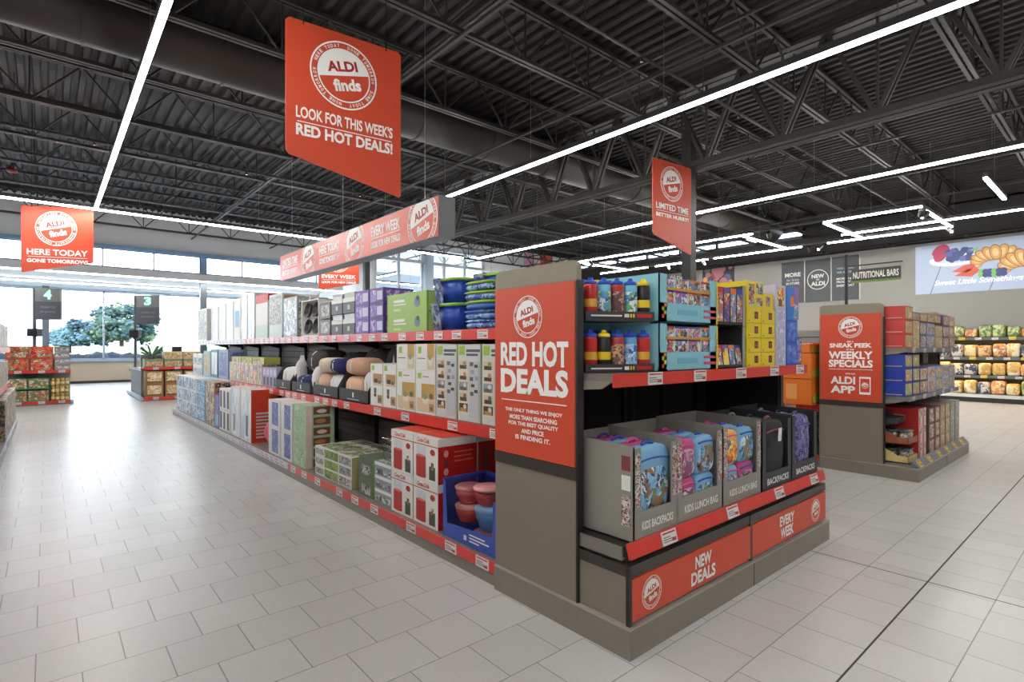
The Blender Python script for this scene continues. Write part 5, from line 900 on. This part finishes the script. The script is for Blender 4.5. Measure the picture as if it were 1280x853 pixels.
breadm = [(art('loaf wrap gold', [(214, 176, 100), (198, 152, 88), (230, 208, 156), (232, 222, 200)], 6, .3), 'golden wrapped loaf'), (art('loaf wrap red', [(180, 80, 70), (216, 190, 180), (150, 70, 64), (222, 210, 200)], 6, .3), 'red and white wrapped loaf'), (art('loaf wrap dark', [(60, 66, 90), (206, 200, 190), (90, 90, 110), (226, 210, 170)], 6, .3), 'dark-labelled wrapped loaf'), (art('loaf wrap green', [(120, 150, 80), (190, 200, 140), (110, 124, 80), (196, 180, 146)], 7, .3), 'green bag'), (art('loaf wrap orange', [(206, 140, 84), (220, 186, 124), (180, 110, 70), (230, 212, 186)], 6, .3), 'orange wrapped pack')]
lm_ = []
for m, nm in breadm:
    b = MB(); b.blob((0, 0, .13), (.135, .19, .13), m, 16, 9, 5.5, .03); b.prism([(-.03, .11), (.03, .08), (.03, .18), (-.03, .15)], -.137, -.1, m); lm_.append((b.mesh('loaf'), nm))
random.seed(11)
for k, z in enumerate((.205, .685, 1.155, 1.665)):
    for j in range(17):
        me, nm = lm_[[(1, 1, 2, 0, 0, 2, 4, 0, 3, 1, 0, 2), (0, 0, 0, 2, 2, 0, 0, 0, 4, 1, 0, 0), (4, 0, 2, 2, 0, 4, 4, 0, 2, 3, 0, 2), (4, 0, 3, 3, 4, 3, 3, 3, 4, 0, 3, 3)][k][j % 12]]
        o = link('bread_loaf', me, None, (18.46 + .05 * k, 4.0 - .275 * j, z), -PI / 2 + random.uniform(-.12, .12)); o.scale = (.97, 1, random.uniform(1.1, 1.4) if k < 3 else random.uniform(.8, 1.3))
        tag(o, f'{nm}, {ORD[j]} from far end of the {["lowest", "second", "third", "top"][k]} bread shelf', 'bread', 'packs on the bread shelves')
for k, z in enumerate((.68, 1.15, 1.66)):
    b = MB(); b.box(.12 + .06 * k, .15 + .06 * k, -1, 6.2, z - .045, z - .031, mat('warm shelf light', (255, 214, 150), .5, emit=16)); b.build('shelf_light', RB)
# ================================================================== left shelf run (only its edge is in view)
for i in range(3): bay(3.586, f'right-facing bay of the leftmost shelf run, {["at the far end", "in the middle", "nearest"][i]}', (-.42, 13.2 - 3.586 * (i + 1), 0), PI / 2, [PALE, 'railred', 'railred'], [[.05 * k + .04 for k in range(18)], [.3, .7], [.4, .8]], shelves=((.8, .1), (1.4, .1)))
gcol = [art('bag goods green', [(60, 100, 80), (170, 160, 80), (36, 54, 64), (160, 96, 60), (44, 70, 60)], 10), art('bag goods brown', [(150, 110, 70), (80, 60, 50), (206, 180, 130), (60, 70, 90)], 10), art('bag goods pale', [(120, 110, 80), (60, 80, 90), (180, 150, 110), (80, 90, 80)], 10)]
random.seed(21)
for k, z, h in ((0, .14, .55), (1, .805, .36), (2, 1.405, .36)):
    for i in range(9):
        y1 = 13.1 - .36 * i; me = pack_mesh('grocery_bag', .33, .3, h, gcol[(i + k) % 3], [('F', .08, .92, .1, .9, gcol[(i + k + 1) % 3])])
        o = link('grocery_bag', me, None, (-.42 - .16 - (.0, .1, .1)[k], y1 - .17, z), PI / 2); tag(o, f'{["dark green", "brown", "pale"][(i + k) % 3]} pack on the {["bottom", "middle", "upper"][k]} shelf of the leftmost run, {ORD[i]} from its far end', 'grocery pack', 'packs on the leftmost run')
# ================================================================== checkout racks under the lane signs
def rack(x0, x1, y0, y1, label, zmid, ztop):
    t = thing('checkout_rack', label, 'shelf unit', ((x0 + x1) / 2, y0, 0)); w = x1 - x0; d = y1 - y0
    b = MB(); b.box(-w / 2, w / 2, .02, d, 0, .09, M['grey']); b.box(-w / 2 - .06, -w / 2, 0, d, .02, .1, C('bumper blue', (150, 170, 200), .4)); b.box(w / 2, w / 2 + .06, 0, d, .02, .1, C('bumper blue', (150, 170, 200), .4)); b.build('base', t)
    b = MB(); b.box(-w / 2, w / 2, .5, .54, .09, ztop - .05, M['slat']); b.box(-.02, .02, .04, .5, .09, zmid - .05, M['dark']); b.build('back_panel', t)
    for z in (.09, zmid):
        b = MB(); b.box(-w / 2, w / 2, .02, .5, z - .03, z, M['grey']); s = b.build('shelf', t); b = MB(); b.box(-w / 2, w / 2, .0, .02, z - .06, z + .01, M['railred']); b.build('price_rail', s)
        for x in (-.3, .05, .36): put_tag(s, x * w, 0, z - .058)
    b = MB(); b.box(-w / 2, w / 2, .54, d, .7, .78, M['dark']); b.box(-w / 2 + .05, w / 2 - .05, .56, d - .02, .09, .7, C('checkout blue grey', (74, 76, 84), .5)); b.box(-w / 2 + .1, w / 2 - .1, .6, d - .1, .78, .8, M['black']); b.build('checkout_counter', t); return t
rack(-.78, .44, 17.45, 20.3, 'checkout lane 4 end rack of red and green packs', .84, 1.2); rack(1.9, 3.3, 17.0, 20.3, 'checkout lane 3 end rack of brown crates', .88, 1.25)
for i in range(2):
    for k in range(2): pk('E', 'tomato_tray', f'{rown(k, 2)} {("left", "right")[i]} red tomato print box on the lane 4 rack', 'carton', -.76 + .44 * i, -.33 + .44 * i, 17.47, .845 + .3 * k, .295, .4, C('carton brick', (170, 60, 48)), [('F', .04, .96, .06, .94, tomato)], 'red tomato print boxes'); pk('E', 'pasta_tray', f'{rown(k, 2)} {("left", "right")[i]} green and red pack tray on the lane 4 rack', 'carton', -.76 + .4 * i, -.37 + .4 * i, 17.47, .095 + .3 * k, .27, .4, C('tray forest', (40, 96, 60)), [('F', .03, .97, .05, .95, greenred), ('F', .0, 1, 0, .12, C('tray leaf', (60, 140, 80)))], 'green and red pack trays')
for k in range(4): pk('E', 'can_tray', f'{rown(k, 4)} of four grey can trays on the lane 4 rack', 'carton', .13, .42, 17.47, .845 + .148 * k, .14, .4, C('tray grey', (150, 146, 146)), [('F', .04, .96, .3, .75, art('grey cans', [(110, 110, 116), (206, 206, 206), (150, 150, 154)], 18))], 'grey can trays')
for k in range(3):
    for i in range(4):
        t = thing('amber_jar', f'amber jar on the lane 4 rack, {rown(k, 3)} row, {ORD[i]} from left', 'jar', (.1 + .09 * i, 17.56, .095 + .19 * k), 0, 'amber jars'); key = 'jar'
        if key not in _pk:
            b = MB(); b.lathe([(.034, 0), (.04, .01), (.04, .11), (.03, .14)], amber, 12); _pk[key] = b.mesh('glass'); b = MB(); b.lathe([(.033, .14), (.035, .142), (.035, .165), (.03, .168)], C('jar lid', (206, 170, 70), .3), 12); _pk[key + 'l'] = b.mesh('lid')
            b = MB(); b.lathe([(.0405, .03), (.041, .06), (.0405, .09)], C('jar label', (226, 206, 150)), 12); _pk[key + 'p'] = b.mesh('paper_label')
        link('glass', _pk[key], t); link('lid', _pk[key + 'l'], t); link('paper_label', _pk[key + 'p'], t)
for i in range(3): pk('E', 'biscuit_box', f'pale green and cream box on the lane 3 rack, {PL[2 * i]}', 'carton', 1.93 + .44 * i, 2.35 + .44 * i, 17.02, .885, .22, .4, C('carton sage', (120, 130, 100)), [('F', .04, .96, .1, .7, cans)], 'pale boxes on the lane 3 rack'); pk('E', 'biscuit_box', f'upper cream box on the lane 3 rack, {PL[2 * i]}', 'carton', 1.93 + .44 * i, 2.35 + .44 * i, 17.02, 1.107, .19, .4, C('carton sand', (206, 190, 150)), [('F', .04, .96, .1, .8, cans)], 'upper boxes on the lane 3 rack') if i else None
for i in range(3):
    for k in range(2): pk('E', 'brown_crate', f'{rown(k, 2)} brown crate of jars on the lane 3 rack, {PL[2 * i]}', 'crate', 1.95 + .44 * i, 2.35 + .44 * i, 17.02, .095 + .345 * k, .34, .4, C('crate brown', (140, 104, 66), .7), [('F', .1, .9, .22, .9, art('jar rows', [(214, 190, 150), (190, 160, 110), (226, 210, 180), (120, 130, 90)], 10)), ('F', .1, .9, .12, .2, C('crate deep', (96, 66, 40)))], 'brown crates on the lane 3 rack')
b = MB()
for a in range(16): b.rod((0, 0, 0), (.26 * math.cos(a * .9), .1 + .15 * math.sin(a * 1.7), .2 + .1 * math.sin(a * 2.3)), .022, C('pot plant green', (70, 110, 80)), 5)
t = thing('potted_plant', 'small dark green plant on the left end of the lane 3 rack', 'plant', (2.12, 17.3, 1.108)); b.build('leaves', t, (0, 0, .06)); b = MB(); b.lathe([(.06, 0), (.08, .09), (.07, .09)], C('pot dark', (60, 60, 64)), 12); b.build('pot', t)
for i, (x, y, tz, txt, h) in enumerate(((-.28, 20.6, 3.1, '4', .9), (2.1, 20.6, 3.05, '3', .9))):
    t = thing('lane_sign', f'grey checkout lane sign with a glowing green number {txt}, {("left", "right")[i]} of two', 'sign', (x, y, 0), -.6); b = MB(); b.box(-.03, .03, -.03, .03, 0, tz, M['alud']); b.build('pole', t); b = MB(); b.box(-.13, .13, -.1, .1, 1.72, 1.95, M['dark']); b.build('junction_box', t)
    b = MB(); b.box(.06, .72, -.06, .0, tz - h, tz - h * .42, C('lane sign slate', (96, 100, 110), .5)); b.box(.06, .72, -.07, .0, tz - h * .42, tz, C('lane sign grey', (138, 142, 142), .5)); b.box(.03, .06, -.04, 0, tz - .6, tz - .1, M['alud']); b.build('board', t)
    b = MB(); b.text(txt, .39, tz - h * .2, .2, .26, -.073, mat('number glow', (150, 255, 200), .4, emit=1.6), 0, .03); b.build('number', t)
    b = MB(); b.text('THANK YOU', .39, tz - h * .6, .4, .07, -.062, C('print slate', (110, 112, 124))); b.text('FOR SHOPPING', .39, tz - h * .75, .4, .05, -.062, C('print slate', (110, 112, 124))); b.build('lettering', t)
for i, (x, y) in enumerate(((.36, 18.6), (2.9, 18.6))):
    t = thing('card_reader', f'small black payment terminal on a stalk beside {("the red and green pack rack", "the brown crate rack")[i]}', 'terminal', (x, y, .8)); b = MB(); b.rod((0, 0, 0), (0, 0, .5), .02, M['black']); b.build('stalk', t); b = MB(); b.box(-.12, .12, -.05, .05, .46, .64, M['black']); b.build('screen', t)
# small ceiling alarm at far left
b = MB(); b.lathe([(.02, 0), (.1, .02), (.11, .06), (.05, .09), (.05, 1.0)], C('alarm red', (150, 60, 60), .4), 14); tag(b.build('smoke_alarm', None, from_px(15, 216, 13.0)), 'small red round alarm under the dark roof at far left', 'alarm')
